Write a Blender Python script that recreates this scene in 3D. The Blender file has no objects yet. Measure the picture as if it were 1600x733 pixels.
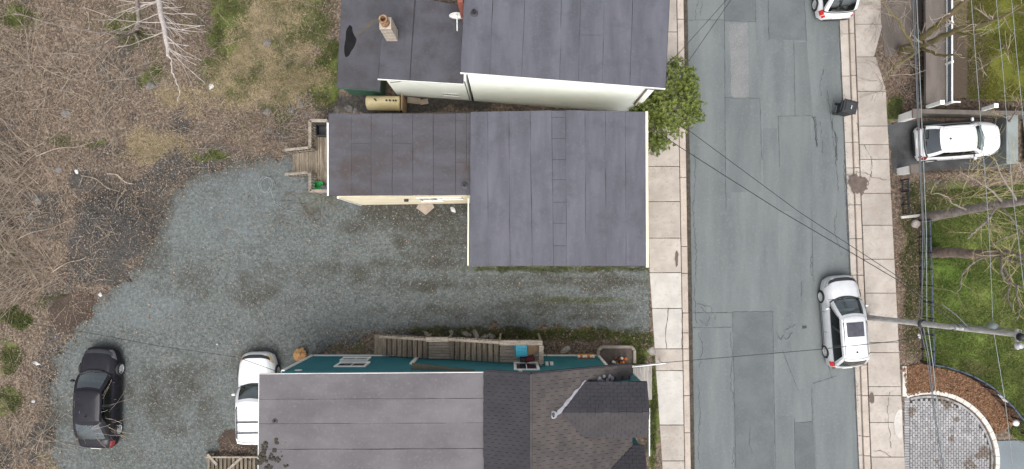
import bpy, bmesh, math, random
import numpy as np
from mathutils import Vector, Matrix
R = math.radians
random.seed(7); rng = np.random.default_rng(7)
sc = bpy.context.scene
col = sc.collection

# ---------------------------------------------------------------- camera
CH = 33.0; S = 32.0; NX, NY = 800.0, 395.0          # drone height (m), photo pixels per metre on the ground, nadir pixel
cam = bpy.data.cameras.new('camera'); cam_o = bpy.data.objects.new('camera', cam); col.objects.link(cam_o)
cam_o.location = (0, 0, CH); cam_o.rotation_euler = (0, 0, 0)
cam.sensor_fit = 'HORIZONTAL'; cam.sensor_width = 36; cam.lens = 36 * CH / (1600 / S)
cam.shift_y = 28.5 / 1600; cam.clip_end = 2000; cam.clip_start = 0.5
sc.camera = cam_o
# ---------------------------------------------------------------- sky and sun (overcast)
SUN_EL, SUN_AZ = 64, 180
w = bpy.data.worlds.new('World'); sc.world = w; w.use_nodes = True
nt = w.node_tree; nt.nodes.clear()
sky = nt.nodes.new('ShaderNodeTexSky'); sky.sky_type = 'NISHITA'; sky.sun_disc = False
sky.sun_elevation = R(SUN_EL); sky.sun_rotation = R(SUN_AZ); sky.dust_density = 5; sky.air_density = 1.0; sky.ozone_density = 1.0
hs = nt.nodes.new('ShaderNodeHueSaturation'); hs.inputs['Saturation'].default_value = 0.30
bg = nt.nodes.new('ShaderNodeBackground'); bg.inputs['Strength'].default_value = 0.15
wo = nt.nodes.new('ShaderNodeOutputWorld')
nt.links.new(sky.outputs[0], hs.inputs['Color']); nt.links.new(hs.outputs[0], bg.inputs[0]); nt.links.new(bg.outputs[0], wo.inputs[0])
sl = bpy.data.lights.new('sun', 'SUN'); sl.energy = 1.5; sl.angle = R(50); sl.color = (1, .965, .92)
so = bpy.data.objects.new('sun', sl); col.objects.link(so)
so.rotation_euler = (R(90 - SUN_EL), 0, R(180 - SUN_AZ))
sc.view_settings.view_transform = 'Standard'; sc.view_settings.look = 'None'
sc.view_settings.gamma = 1; sc.view_settings.exposure = 0.6; sc.view_settings.use_curve_mapping = False

# ---------------------------------------------------------------- helpers
def P(px, py, z=0.0):
    k = (CH - z) / CH / S
    return Vector(((px - NX) * k, (NY - py) * k, z))
def P2(px, py, z=0.0):
    p = P(px, py, z); return (p.x, p.y)
def tag(o, label=None, cat=None, group=None, kind=None):
    if label: o['label'] = label
    if cat: o['category'] = cat
    if group: o['group'] = group
    if kind: o['kind'] = kind
    return o
def thing(name, label, cat, loc=(0, 0, 0), rz=0, group=None):
    o = bpy.data.objects.new(name, None); col.objects.link(o); o.empty_display_size = .2
    o.location = loc; o.rotation_euler = (0, 0, rz)
    return tag(o, label, cat, group)
def link(name, me, parent=None, mat=None):
    if mat and not me.materials: me.materials.append(mat)
    o = bpy.data.objects.new(name, me); col.objects.link(o)
    if parent: o.parent = parent
    return o
def copy_tree(o, parent=None):
    c = o.copy(); col.objects.link(c)
    if parent: c.parent = parent
    for ch in list(o.children): copy_tree(ch, c)
    return c

class MB:
    def __init__(s): s.v = []; s.f = []
    def add(s, v, f):
        n = len(s.v); s.v += [tuple(p) for p in v]; s.f += [tuple(i + n for i in q) for q in f]; return s
    def box(s, x0, x1, y0, y1, z0, z1):
        return s.add([(x0,y0,z0),(x1,y0,z0),(x1,y1,z0),(x0,y1,z0),(x0,y0,z1),(x1,y0,z1),(x1,y1,z1),(x0,y1,z1)],
                     [(3,2,1,0),(4,5,6,7),(0,1,5,4),(1,2,6,5),(2,3,7,6),(3,0,4,7)])
    def cbox(s, x0, x1, y0, y1, z0, z1, b=.01):        # box with chamfered top edge
        v = [(x0,y0,z0),(x1,y0,z0),(x1,y1,z0),(x0,y1,z0),(x0,y0,z1-b),(x1,y0,z1-b),(x1,y1,z1-b),(x0,y1,z1-b),
             (x0+b,y0+b,z1),(x1-b,y0+b,z1),(x1-b,y1-b,z1),(x0+b,y1-b,z1)]
        f = [(3,2,1,0)]
        for k in range(4):
            j = (k+1) % 4
            f += [(k,j,4+j,4+k),(4+k,4+j,8+j,8+k)]
        return s.add(v, f + [(8,9,10,11)])
    def beam(s, a, b, w, h, up=(0,0,1)):               # rectangular bar from a to b
        a, b = Vector(a), Vector(b); d = (b - a).normalized(); u = Vector(up)
        sd = d.cross(u)
        if sd.length < 1e-4: sd = d.cross(Vector((1,0,0)))
        sd.normalize(); u = sd.cross(d).normalized(); sd = sd*w/2; u = u*h/2
        return s.add([a-sd-u,a+sd-u,a+sd+u,a-sd+u,b-sd-u,b+sd-u,b+sd+u,b-sd+u],
                     [(0,1,2,3),(7,6,5,4),(4,5,1,0),(5,6,2,1),(6,7,3,2),(7,4,0,3)])
    def tube(s, pts, rad, n=6, cap=True):
        pts = [Vector(p) for p in pts]
        if not hasattr(rad, '__len__'): rad = [rad]*len(pts)
        base = len(s.v); pr = None
        for i, p in enumerate(pts):
            d = (pts[min(i+1,len(pts)-1)] - pts[max(i-1,0)])
            if d.length < 1e-6: d = Vector((0,0,1))
            d.normalize()
            if pr is None:
                pr = d.orthogonal()
            pr = (pr - d*pr.dot(d))
            if pr.length < 1e-5: pr = d.orthogonal()
            pr.normalize(); q = d.cross(pr)
            for k in range(n):
                a = 2*math.pi*k/n
                s.v.append(tuple(p + (pr*math.cos(a) + q*math.sin(a))*rad[i]))
        for i in range(len(pts)-1):
            for k in range(n):
                a = base+i*n+k; b = base+i*n+(k+1)%n
                s.f.append((a, b, b+n, a+n))
        if cap:
            s.f.append(tuple(base+k for k in reversed(range(n))))
            s.f.append(tuple(base+(len(pts)-1)*n+k for k in range(n)))
        return s
    def prism(s, poly, z0, z1):                        # poly: list of (x,y) counter-clockwise; z0,z1 numbers or lists
        n = len(poly)
        za = z0 if hasattr(z0,'__len__') else [z0]*n; zb = z1 if hasattr(z1,'__len__') else [z1]*n
        v = [(p[0],p[1],za[i]) for i,p in enumerate(poly)] + [(p[0],p[1],zb[i]) for i,p in enumerate(poly)]
        f = [tuple(reversed(range(n))), tuple(range(n,2*n))] + [(i,(i+1)%n,n+(i+1)%n,n+i) for i in range(n)]
        return s.add(v, f)
    def lathe(s, prof, n=20, c=(0,0,0), axis='z'):
        base = len(s.v)
        for r, h in prof:
            for k in range(n):
                a = 2*math.pi*k/n; x, y = r*math.cos(a), r*math.sin(a)
                p = (x,y,h) if axis=='z' else ((x,h,y) if axis=='y' else (h,x,y))
                s.v.append((p[0]+c[0],p[1]+c[1],p[2]+c[2]))
        for i in range(len(prof)-1):
            for k in range(n):
                a = base+i*n+k; b = base+i*n+(k+1)%n
                s.f.append((a,b,b+n,a+n))
        s.f.append(tuple(base+k for k in range(n))); s.f.append(tuple(base+(len(prof)-1)*n+k for k in range(n)))
        return s
    def mesh(s, name, mat=None, smooth=False, fix=True):
        me = bpy.data.meshes.new(name); me.from_pydata(s.v, [], s.f)
        if fix:
            bm = bmesh.new(); bm.from_mesh(me); bmesh.ops.recalc_face_normals(bm, faces=bm.faces); bm.to_mesh(me); bm.free()
        if smooth: me.polygons.foreach_set('use_smooth', [True]*len(me.polygons))
        if mat: me.materials.append(mat)
        me.update(); return me
    def build(s, name, mat, parent=None, smooth=False, fix=True):
        return link(name, s.mesh(name, mat, smooth, fix), parent)

def fast(name, V, F, mat, tint=None, parent=None, colattr=None):
    """numpy mesh: V (n,3), F (m,k); tint per face"""
    V = np.asarray(V, np.float32); F = np.asarray(F, np.int32); m, k = F.shape
    me = bpy.data.meshes.new(name)
    me.vertices.add(len(V)); me.vertices.foreach_set('co', V.ravel())
    me.loops.add(m*k); me.loops.foreach_set('vertex_index', F.ravel())
    me.polygons.add(m); me.polygons.foreach_set('loop_start', np.arange(0, m*k, k, dtype=np.int32))
    if tint is not None:
        a = me.attributes.new('tint', 'FLOAT', 'FACE'); a.data.foreach_set('value', np.asarray(tint, np.float32))
    if colattr is not None:
        a = me.attributes.new('mask', 'FLOAT_COLOR', 'POINT'); a.data.foreach_set('color', np.asarray(colattr, np.float32).ravel())
    me.update(calc_edges=True); me.validate(); me.materials.append(mat)
    return link(name, me, parent)

def smooth(pts, n=5):
    pts = [Vector(p) for p in pts]; out = []
    for i in range(len(pts)-1):
        p0 = pts[max(0,i-1)]; p1 = pts[i]; p2 = pts[i+1]; p3 = pts[min(len(pts)-1,i+2)]
        for k in range(n):
            t = k/n; out.append(.5*((2*p1)+(p2-p0)*t+(2*p0-5*p1+4*p2-p3)*t*t+(3*p1-p0-3*p2+p3)*t**3))
    return out+[pts[-1]]
# numpy value noise -----------------------------------------------------------
_T = rng.random((256, 256)).astype(np.float32)
def vn(x, y):
    x = np.asarray(x, float); y = np.asarray(y, float)
    xi = np.floor(x).astype(int); yi = np.floor(y).astype(int); fx = x-xi; fy = y-yi
    fx = fx*fx*(3-2*fx); fy = fy*fy*(3-2*fy)
    a = _T[xi&255, yi&255]; b = _T[(xi+1)&255, yi&255]; c = _T[xi&255, (yi+1)&255]; d = _T[(xi+1)&255, (yi+1)&255]
    return (a*(1-fx)+b*fx)*(1-fy) + (c*(1-fx)+d*fx)*fy
def fbm(x, y, o=4):
    r = 0; a = .5
    for i in range(o): r = r + a*vn(x+17.3*i, y+9.1*i); x = np.asarray(x)*2.03; y = np.asarray(y)*2.03; a *= .5
    return r/(1-.5**o)
def inpoly(px, py, poly):
    px = np.asarray(px, float); py = np.asarray(py, float); ins = np.zeros(px.shape, bool); n = len(poly)
    for i in range(n):
        x1, y1 = poly[i]; x2, y2 = poly[(i+1) % n]
        c = ((y1 > py) != (y2 > py)); xs = (x2-x1)*(py-y1)/((y2-y1) if y2 != y1 else 1e-9) + x1
        ins ^= c & (px < xs)
    return ins
def ell(px, py, L):
    """soft union of ragged ellipses (cx, cy, rx, ry, weight), pixels of the ground plan"""
    px = np.asarray(px, float); py = np.asarray(py, float); r = np.zeros(px.shape)
    for cx, cy, rx, ry, wt in L:
        k = (np.abs(px-cx) < 2.4*rx) & (np.abs(py-cy) < 2.4*ry)
        if not k.any(): continue
        x = px[k]; y = py[k]; a_ = .9*min(rx, ry); fq = .55/max(.25, min(rx, ry)/S)
        qx = x + (fbm((x+cx)/S*fq, (y-cy)/S*fq, 4)-.5)*2.4*a_; qy = y + (fbm((x-cy)/S*fq+31, (y+cx)/S*fq, 4)-.5)*2.4*a_
        d = ((qx-cx)/rx)**2 + ((qy-cy)/ry)**2
        r[k] = np.maximum(r[k], wt*np.clip(1.5-d, 0, 1))
    return r

# materials ------------------------------------------------------------------
def nd(t, k, **kw):
    n = t.nodes.new('ShaderNode'+k)
    for a, b in kw.items(): setattr(n, a, b)
    return n
def M(name, c1, c2=None, scale=4., detail=6, rough=.8, bump=0., bscale=None, c3=None, s3=60., t3=(.62,.68), rand=0., metal=0., coat=0.,
      spec=.4, stretch=None, tint=None, lo=.38, hi=.62, rnoise=0., c4=None, s4=1., t4=(.5,.6)):
    m = bpy.data.materials.new(name); m.use_nodes = True; t = m.node_tree; t.nodes.clear(); L = t.links.new
    out = nd(t,'OutputMaterial'); b = nd(t,'BsdfPrincipled'); L(b.outputs[0], out.inputs[0])
    g = nd(t,'NewGeometry'); src = g.outputs['Position']
    if stretch:
        mp = nd(t,'Mapping'); mp.inputs['Scale'].default_value = stretch; L(src, mp.inputs[0]); src2 = mp.outputs[0]
    else: src2 = src
    def noise(sc_, s=src, d=detail):
        n = nd(t,'TexNoise'); n.inputs['Scale'].default_value = sc_; n.inputs['Detail'].default_value = d; n.inputs['Roughness'].default_value = .62; L(s, n.inputs['Vector']); return n.outputs[0]
    def ramp(f, a, b_):
        r = nd(t,'MapRange'); r.inputs['From Min'].default_value = a; r.inputs['From Max'].default_value = b_; L(f, r.inputs[0]); return r.outputs[0]
    def mix(f, a, b_):
        x = nd(t,'Mix', data_type='RGBA')
        if isinstance(f, float): x.inputs[0].default_value = f
        for sock, val in ((x.inputs[0], f), (x.inputs[6], a), (x.inputs[7], b_)):
            if isinstance(val, tuple): sock.default_value = (*val, 1)
            elif not isinstance(val, float): L(val, sock)
        return x.outputs[2]
    if c2 is None: c2 = tuple(v*.8 for v in c1)
    c = mix(ramp(noise(scale, src2), lo, hi), c1, c2)
    if c4: c = mix(ramp(noise(s4), *t4), c, c4)
    if c3: c = mix(ramp(noise(s3, src, 2), *t3), c, c3)
    if tint is not None:                                 # tint = list of colours along 0..1 face attribute
        at = nd(t,'Attribute', attribute_name='tint'); cr = nd(t,'ValToRGB'); e = cr.color_ramp.elements
        while len(e) < len(tint): e.new(.5)
        for i, tc in enumerate(tint): e[i].position = i/(len(tint)-1); e[i].color = (*tc, 1)
        L(at.outputs['Fac'], cr.inputs[0]); c = mix(.25, cr.outputs[0], c)
    if rand:
        oi = nd(t,'ObjectInfo'); mr = nd(t,'MapRange'); mr.inputs['To Min'].default_value = 1-rand; mr.inputs['To Max'].default_value = 1+rand; L(oi.outputs['Random'], mr.inputs[0])
        h = nd(t,'HueSaturation'); L(mr.outputs[0], h.inputs['Value']); L(c, h.inputs['Color']); c = h.outputs[0]
    L(c, b.inputs['Base Color'])
    b.inputs['Roughness'].default_value = rough; b.inputs['Metallic'].default_value = metal
    b.inputs['Specular IOR Level'].default_value = spec; b.inputs['Coat Weight'].default_value = coat; b.inputs['Coat Roughness'].default_value = .05
    if rnoise:
        mr = nd(t,'MapRange'); mr.inputs['To Min'].default_value = rough-rnoise; mr.inputs['To Max'].default_value = min(1,rough+rnoise); L(noise(scale*.7), mr.inputs[0]); L(mr.outputs[0], b.inputs['Roughness'])
    if bump:
        bp = nd(t,'Bump'); bp.inputs['Strength'].default_value = bump; bp.inputs['Distance'].default_value = .03; L(noise(bscale or scale*6, src2), bp.inputs['Height']); L(bp.outputs[0], b.inputs['Normal'])
    return m
def ground_mat(name, cols, dark, grass, straw, soil, fine=14., speck=None, soft=(.38,.68)):
    """cols = three tones of the base; mask attribute R = grass, G = straw, B = bare soil (gravel: also painted shade)"""
    m = bpy.data.materials.new(name); m.use_nodes = True; t = m.node_tree; t.nodes.clear(); L = t.links.new
    out = nd(t,'OutputMaterial'); b = nd(t,'BsdfPrincipled'); L(b.outputs[0], out.inputs[0]); b.inputs['Roughness'].default_value = .9; b.inputs['Specular IOR Level'].default_value = .2
    g = nd(t,'NewGeometry'); pos = g.outputs['Position']
    def noise(s, d=6, r=.65):
        n = nd(t,'TexNoise'); n.inputs['Scale'].default_value = s; n.inputs['Detail'].default_value = d; n.inputs['Roughness'].default_value = r; L(pos, n.inputs['Vector']); return n.outputs[0]
    def ramp(f, a, b_):
        r = nd(t,'MapRange'); r.inputs['From Min'].default_value = a; r.inputs['From Max'].default_value = b_; L(f, r.inputs[0]); return r.outputs[0]
    def mix(f, a, b_):
        x = nd(t,'Mix', data_type='RGBA'); L(f, x.inputs[0])
        for sock, val in ((x.inputs[6], a), (x.inputs[7], b_)):
            if isinstance(val, tuple): sock.default_value = (*val, 1)
            else: L(val, sock)
        return x.outputs[2]
    def ma(op, a, b_):
        x = nd(t,'Math', operation=op)
        for i, v in enumerate((a, b_)):
            if isinstance(v, (int, float)): x.inputs[i].default_value = v
            else: L(v, x.inputs[i])
        return x.outputs[0]
    at = nd(t,'Attribute', attribute_name='mask'); sp = nd(t,'SeparateColor'); L(at.outputs['Color'], sp.inputs[0])
    c = mix(ramp(noise(1.1), .4, .62), cols[0], cols[1])
    c = mix(ramp(noise(fine, 8, .75), .46, .62), c, cols[2])
    c = mix(ramp(noise(fine*1.3, 6, .7), .52, .66), c, dark)
    fn = noise(6., 8, .75)
    def msk(s): return ramp(ma('ADD', s, ma('MULTIPLY', ma('SUBTRACT', fn, .5), 1.6)), *soft)
    c = mix(msk(sp.outputs[2]), c, mix(ramp(noise(fine, 8, .75), .42, .66), soil[0], soil[1]))
    c = mix(msk(sp.outputs[1]), c, mix(ramp(noise(fine, 8, .75), .42, .62), straw[0], straw[1]))
    c = mix(msk(sp.outputs[0]), c, mix(ramp(noise(fine*.8, 8, .75), .4, .62), grass[0], grass[1]))
    if speck: c = mix(ramp(noise(13., 2, .5), .62, .68), c, speck)
    L(c, b.inputs['Base Color'])
    bp = nd(t,'Bump'); bp.inputs['Strength'].default_value = .5; bp.inputs['Distance'].default_value = .04; L(noise(fine*1.4, 6, .7), bp.inputs['Height']); L(bp.outputs[0], b.inputs['Normal'])
    return m
def glass_mat(name, tint=(.25,.33,.33), refl=.06):
    m = bpy.data.materials.new(name); m.use_nodes = True; t = m.node_tree; t.nodes.clear(); L = t.links.new
    out = nd(t,'OutputMaterial'); tr = nd(t,'BsdfTransparent'); tr.inputs[0].default_value = (*tint,1); gl = nd(t,'BsdfGlossy'); gl.inputs['Roughness'].default_value = .03
    gl.inputs[0].default_value = (.85,.9,.92,1)
    lw = nd(t,'Fresnel'); lw.inputs[0].default_value = 1.5; ad = nd(t,'Math', operation='ADD'); ad.inputs[1].default_value = refl; L(lw.outputs[0], ad.inputs[0])
    mx = nd(t,'MixShader'); L(ad.outputs[0], mx.inputs[0]); L(tr.outputs[0], mx.inputs[1]); L(gl.outputs[0], mx.inputs[2]); L(mx.outputs[0], out.inputs[0])
    return m

K = {}
K['asphalt'] = M('asphalt', (.147,.161,.163), (.108,.121,.124), scale=.5, rough=.9, c3=(.19,.205,.208), s3=9, t3=(.54,1.1), bump=.15, bscale=60, c4=(.13,.145,.152), s4=2.2, t4=(.5,.75), spec=.25, stretch=(1.6,.25,1))
K['patch_a'] = M('asphalt_patch_grey', (.135,.148,.150), (.108,.121,.125), scale=.7, rough=.9, c3=(.178,.192,.196), s3=9, t3=(.54,1.1), rand=.06, spec=.25, stretch=(1.6,.3,1))
K['patch_d'] = M('asphalt_patch_dark', (.118,.131,.135), (.097,.109,.114), scale=.8, rough=.88, c3=(.155,.168,.174), s3=9, t3=(.54,1.1), rand=.08, spec=.25)
K['patch_l'] = M('concrete_patch_grey', (.165,.168,.172), (.138,.145,.15), scale=1.5, rough=.9, c3=(.27,.26,.25), s3=30, t3=(.56,.7), spec=.25)
K['crack'] = M('crack_dark', (.07,.078,.083), (.045,.05,.055), scale=3, rough=.95)
K['conc'] = M('concrete_beige', (.39,.352,.315), (.305,.272,.242), scale=.8, rough=.9, c3=(.27,.235,.205), s3=6.5, t3=(.55,.78), rand=.07, bump=.12, bscale=40, c4=(.31,.265,.23), s4=1.7, t4=(.54,.75), spec=.25)
K['concw'] = M('concrete_pale', (.47,.447,.415), (.395,.377,.35), scale=1.2, rough=.9, c3=(.33,.315,.29), s3=6.5, t3=(.56,.78), rand=.04, bump=.12, bscale=40, spec=.25)
K['kerb'] = M('kerb_concrete', (.42,.366,.32), (.345,.298,.258), scale=1.5, rough=.9, c3=(.27,.22,.185), s3=18, t3=(.57,.72), rand=.05, bump=.12, bscale=40, spec=.25)
K['gutter'] = M('gutter_concrete', (.42,.38,.34), (.36,.32,.285), scale=1.5, rough=.9, c3=(.25,.22,.2), s3=22, t3=(.57,.74), rand=.05, spec=.25)
K['gap'] = M('joint_dirt', (.07,.058,.045), (.035,.03,.024), scale=6, rough=.95)
K['edging'] = M('edging_pale', (.56,.53,.49), (.47,.44,.4), scale=2, rough=.85, c3=(.4,.37,.33), s3=25, t3=(.6,.72))
K['walk'] = M('walk_taupe', (.135,.115,.102), (.10,.085,.075), scale=1.2, rough=.9, c3=(.17,.145,.13), s3=30, t3=(.58,.72), bump=.1, bscale=30, stretch=(2.5,.6,1))
K['drive'] = M('drive_dark', (.062,.065,.067), (.028,.028,.028), scale=.9, rough=.75, rnoise=.2, c3=(.085,.088,.088), s3=30, t3=(.58,.7))
K['roofg'] = M('roof_felt_slate', (.098,.099,.121), (.062,.063,.078), scale=.8, lo=.32, hi=.68, rough=.7, rnoise=.12, rand=.05, c3=(.122,.122,.142), s3=9, t3=(.56,1.1), stretch=(2.0,.35,1), spec=.35, c4=(.056,.057,.069), s4=.9, t4=(.52,.75))
K['roofw'] = M('roof_felt_weathered', (.070,.069,.080), (.052,.049,.055), scale=.9, rough=.7, rnoise=.15, rand=.06, c3=(.105,.104,.118), s3=9, t3=(.56,1.1), spec=.35, c4=(.050,.040,.040), s4=.8, t4=(.50,.66), stretch=(.5,1.6,1))
K['roofd'] = M('roof_felt_dark', (.060,.060,.073), (.040,.039,.046), scale=.9, rough=.62, rnoise=.15, rand=.06, c3=(.086,.086,.1), s3=9, t3=(.56,1.1), spec=.35, c4=(.035,.032,.034), s4=.7, t4=(.52,.68))
K['roofl'] = M('roof_felt_pale', (.126,.117,.124), (.092,.086,.092), scale=.45, rough=.75, rnoise=.1, rand=.04, c3=(.175,.164,.172), s3=9, t3=(.56,1.1), spec=.35, c4=(.074,.067,.073), s4=.34, t4=(.50,.80), stretch=(.8,1.2,1))
K['underlay'] = M('roof_underlay', (.036,.034,.038), (.026,.024,.026), rough=.9)
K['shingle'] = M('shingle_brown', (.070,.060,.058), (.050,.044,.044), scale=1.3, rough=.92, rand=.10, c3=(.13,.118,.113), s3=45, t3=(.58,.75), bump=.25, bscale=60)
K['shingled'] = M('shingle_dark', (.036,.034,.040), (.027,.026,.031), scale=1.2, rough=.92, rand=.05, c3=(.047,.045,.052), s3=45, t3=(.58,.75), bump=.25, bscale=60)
K['sealant'] = M('sealant_grey', (.26,.26,.29), (.2,.2,.22), scale=5, rough=.6, bump=.3)
K['white'] = M('white_paint', (.78,.78,.76), (.7,.7,.67), scale=2, rough=.55)
K['siding'] = M('siding_white', (.86,.90,.87), (.82,.87,.83), scale=1.2, rough=.55, c4=(.66,.74,.65), s4=.9, t4=(.58,.85))
K['green'] = M('siding_green', (.05,.12,.08), (.04,.09,.06), rough=.6)
K['teal'] = M('siding_teal', (.022,.155,.192), (.018,.130,.162), scale=1.2, rough=.5, spec=.4)
K['cream'] = M('siding_cream', (.70,.63,.47), (.62,.55,.40), scale=1.2, rough=.6)
K['wood'] = M('wood_weathered', (.25,.21,.16), (.15,.122,.09), scale=2.2, rough=.85, rand=.2, stretch=(6,.9,4), bump=.3, bscale=14, c3=(.11,.085,.06), s3=14, t3=(.58,.7))
K['woodx'] = M('wood_weathered_long', (.29,.255,.21), (.18,.152,.12), scale=2.2, rough=.85, rand=.18, stretch=(.9,6,4), bump=.3, bscale=14, c3=(.13,.105,.08), s3=14, t3=(.58,.7))
K['woodd'] = M('wood_dark', (.12,.10,.075), (.07,.055,.04), scale=2.2, rough=.85, rand=.25, stretch=(3,3,3))
K['glassw'] = M('window_glass', (.02,.025,.03), (.03,.035,.04), rough=.06, spec=.6)
K['metal'] = M('metal_grey', (.4,.4,.4), (.3,.3,.3), rough=.35, metal=.8)
K['dark'] = M('dark_plastic', (.022,.024,.028), (.03,.032,.036), rough=.55)
K['iron'] = M('black_iron', (.03,.035,.045), (.02,.022,.03), rough=.4, metal=.3)
K['ironb'] = M('fence_rail_blue_grey', (.10,.13,.18), (.06,.08,.12), rough=.35, metal=.4)
K['rubber'] = M('tyre_rubber', (.018,.018,.019), (.03,.03,.03), rough=.85)
K['rim'] = M('alloy_rim', (.62,.63,.64), (.5,.51,.52), rough=.35, metal=.25)
K['pwhite'] = M('paint_white', (.70,.71,.72), (.68,.69,.70), rough=.3, coat=.35, spec=.5)
K['psilver'] = M('paint_silver', (.62,.635,.65), (.57,.585,.60), rough=.28, metal=.3, coat=.7, spec=.5)
K['pblack'] = M('paint_black', (.010,.010,.014), (.014,.013,.018), rough=.3, coat=.15, spec=.18, c4=(.016,.014,.02), s4=2.5, t4=(.5,.8))
K['glass'] = glass_mat('car_glass',(.55,.68,.66),.14); K['glassd'] = glass_mat('car_glass_dark', (.05,.06,.06), .02)
K['seat'] = M('seat_fabric', (.20,.21,.21), (.15,.155,.155), rough=.9); K['dash'] = M('dash_grey', (.17,.185,.185), (.12,.13,.13), rough=.7)
K['cabin'] = M('cabin_floor', (.03,.03,.032), (.02,.02,.02), rough=.9)
K['red'] = M('tail_lamp_red', (.55,.03,.02), (.42,.02,.02), rough=.2, coat=.5); K['redd'] = M('tail_lamp_dark_red', (.22,.03,.03), (.15,.02,.02), rough=.2, coat=.5)
K['lamp'] = M('head_lamp', (.33,.34,.35), (.24,.25,.26), rough=.15, coat=.5); K['headd'] = M('head_lamp_dark', (.10,.10,.11), (.07,.07,.08), rough=.2, coat=.4); K['amber'] = M('yellowed_lamp', (.55,.45,.3), (.5,.4,.28), rough=.25, coat=.3)
K['bark'] = M('bark_grey', (.26,.225,.20), (.155,.13,.115), scale=5, rough=.95, bump=.6, bscale=22, c3=(.32,.28,.25), s3=14, t3=(.6,.7))
K['barkb'] = M('bark_brown', (.24,.185,.15), (.14,.105,.085), scale=5, rough=.95, bump=.6, bscale=22)
K['moss'] = M('bark_mossy', (.13,.12,.025), (.17,.13,.085), scale=2.4, rough=.95, bump=.6, bscale=22)
K['birch'] = M('bark_pale', (.50,.45,.42), (.36,.32,.30), scale=6, rough=.9, bump=.3)
K['twig'] = M('twig_tan', (.37,.31,.25), (.18,.145,.11), scale=3, rough=.95); K['twigy'] = M('twig_olive', (.30,.27,.13), (.24,.2,.12), scale=3, rough=.95)
K['pole'] = M('pole_grey_wood', (.50,.485,.46), (.34,.325,.31), scale=3, rough=.9, stretch=(.5,4,1), bump=.4, bscale=10)
K['wire'] = M('wire_black', (.02,.02,.022), (.02,.02,.02), rough=.6); K['wirel'] = M('wire_pale', (.24,.27,.27), (.18,.21,.21), rough=.5)
K['cable'] = M('cable_grey', (.12,.13,.145), (.09,.1,.11), rough=.5)
K['rock'] = M('rock_grey', (.17,.16,.15), (.10,.096,.09), scale=6, rough=.95, rand=.2, bump=.5)
K['ply'] = M('plywood', (.30,.25,.20), (.22,.18,.14), scale=3, rough=.9, rand=.15)
K['card'] = M('cardboard', (.36,.24,.14), (.30,.2,.12), rough=.9)
# ================================================================ SETTING
def struct(o): o['kind'] = 'structure'; return o
GRAVEL = [(1014,410),(1015,521),(985,524),(930,514),(850,511),(760,512),(690,516),(600,524),(540,545),(500,556),(480,570),(470,640),(400,700),(345,690),(320,760),
          (95,760),(80,690),(76,600),(88,545),(118,508),(150,470),(172,446),(212,420),(238,372),(258,318),(296,272),(350,254),(430,244),(455,238),(520,296),(740,296),(742,410)]
LAWN = [(1441,300),(1625,285),(1625,690),(1592,690),(1572,672),(1600,656),(1572,624),(1540,600),(1500,582),(1455,572),(1441,566),(1436,420)]
MULCH = [(1409,575),(1440,566),(1458,573),(1500,583),(1540,601),(1570,626),(1590,652),(1572,668),(1556,678),(1540,652),(1515,628),(1490,616),(1460,611),(1415,618)]
TERR = [(1440,-60),(1640,-60),(1640,173),(1440,171)]
GRASSL = [(372,60,42,70,.85),(440,90,55,80,.55),(490,40,42,60,.62),(508,125,24,50,.8),(360,125,45,28,.6),(30,32,34,22,.45),(212,45,28,30,.45),(20,498,32,16,.8),(14,560,16,30,.6),(12,630,18,25,.6),
          (235,118,18,14,.5),(400,10,60,30,.6),(470,10,50,30,.6),(240,235,22,14,.6),(330,245,25,8,.7),(120,222,40,10,.4),(85,470,30,12,.3),(345,20,25,40,.7),
          (880,421,140,5,.95),(900,470,85,5,.45),(880,521,150,10,.8),(985,530,35,16,.9),(990,548,18,24,.9),(700,519,80,8,.75),(540,540,35,10,.55),(1021,650,9,90,.8),(1016,330,6,90,.6),(495,300,30,22,.35),
          (1395,170,14,20,.95),(1400,60,20,10,.7),(1430,310,22,30,.55),(1425,420,14,80,.5),(1500,310,80,25,.6),(1390,110,15,20,.4)]
STRAW = [(430,70,80,70,.55),(470,120,60,40,.5),(250,230,50,25,.3),(395,130,60,40,.45),(300,160,60,30,.25)]
SOIL = [(175,358,88,70,1.0),(250,285,45,45,.95),(150,420,60,30,.7),(110,480,50,40,.55),(85,560,30,70,.6),(80,660,30,60,.55),(340,240,60,18,.6),(300,262,40,20,.8),(215,320,60,40,.8),(285,205,50,22,.45),(215,130,35,28,.4),(60,320,50,30,.55),(70,350,40,20,.45),(610,160,100,22,1.0),(470,165,60,25,.45),(690,160,110,12,1.0),(120,600,60,120,.5),(160,560,60,60,.4),(40,700,60,40,.3),
        (1015,640,6,60,.7),(1013,330,6,90,.6),(470,200,40,25,.5),(1425,120,22,50,.7),(1450,290,60,15,.6)]
def gz(x, y):
    px = NX + S*x; py = NY - S*y
    inner = ((px > -200) & (px < 1800) & (py > -200) & (py < 900))
    z = (fbm(x*.7, y*.7, 4)-.5)*.16
    wild = np.clip((540-px)/200, 0, 1)
    z = z*(.35 + .9*wild)
    z = z + .55*np.clip(1-((px-172)/75)**2-((py-358)/60)**2, 0, 1)*(.7+.6*fbm(x*3, y*3, 3))      # spoil heap
    z = np.where(inner, z, 0)
    flat = inpoly(px, py, GRAVEL) | ((px > 700) & (px < 1430))
    z = np.where(flat & (((px-172)/90)**2+((py-358)/75)**2 > 1), z*.3, z)
    return z
def lin(a, b, s): return list(np.arange(a, b+1e-6, s))
xs = np.array([-600,-200,-80,-45] + lin(-28, 28, .1) + [45,80,200,600]); ys = np.array([-600,-200,-80,-40] + lin(-13, 15, .1) + [40,80,200,600])
X, Y = np.meshgrid(xs, ys, indexing='ij'); PX = NX+S*X; PY = NY-S*Y
Z = gz(X, Y)
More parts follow.
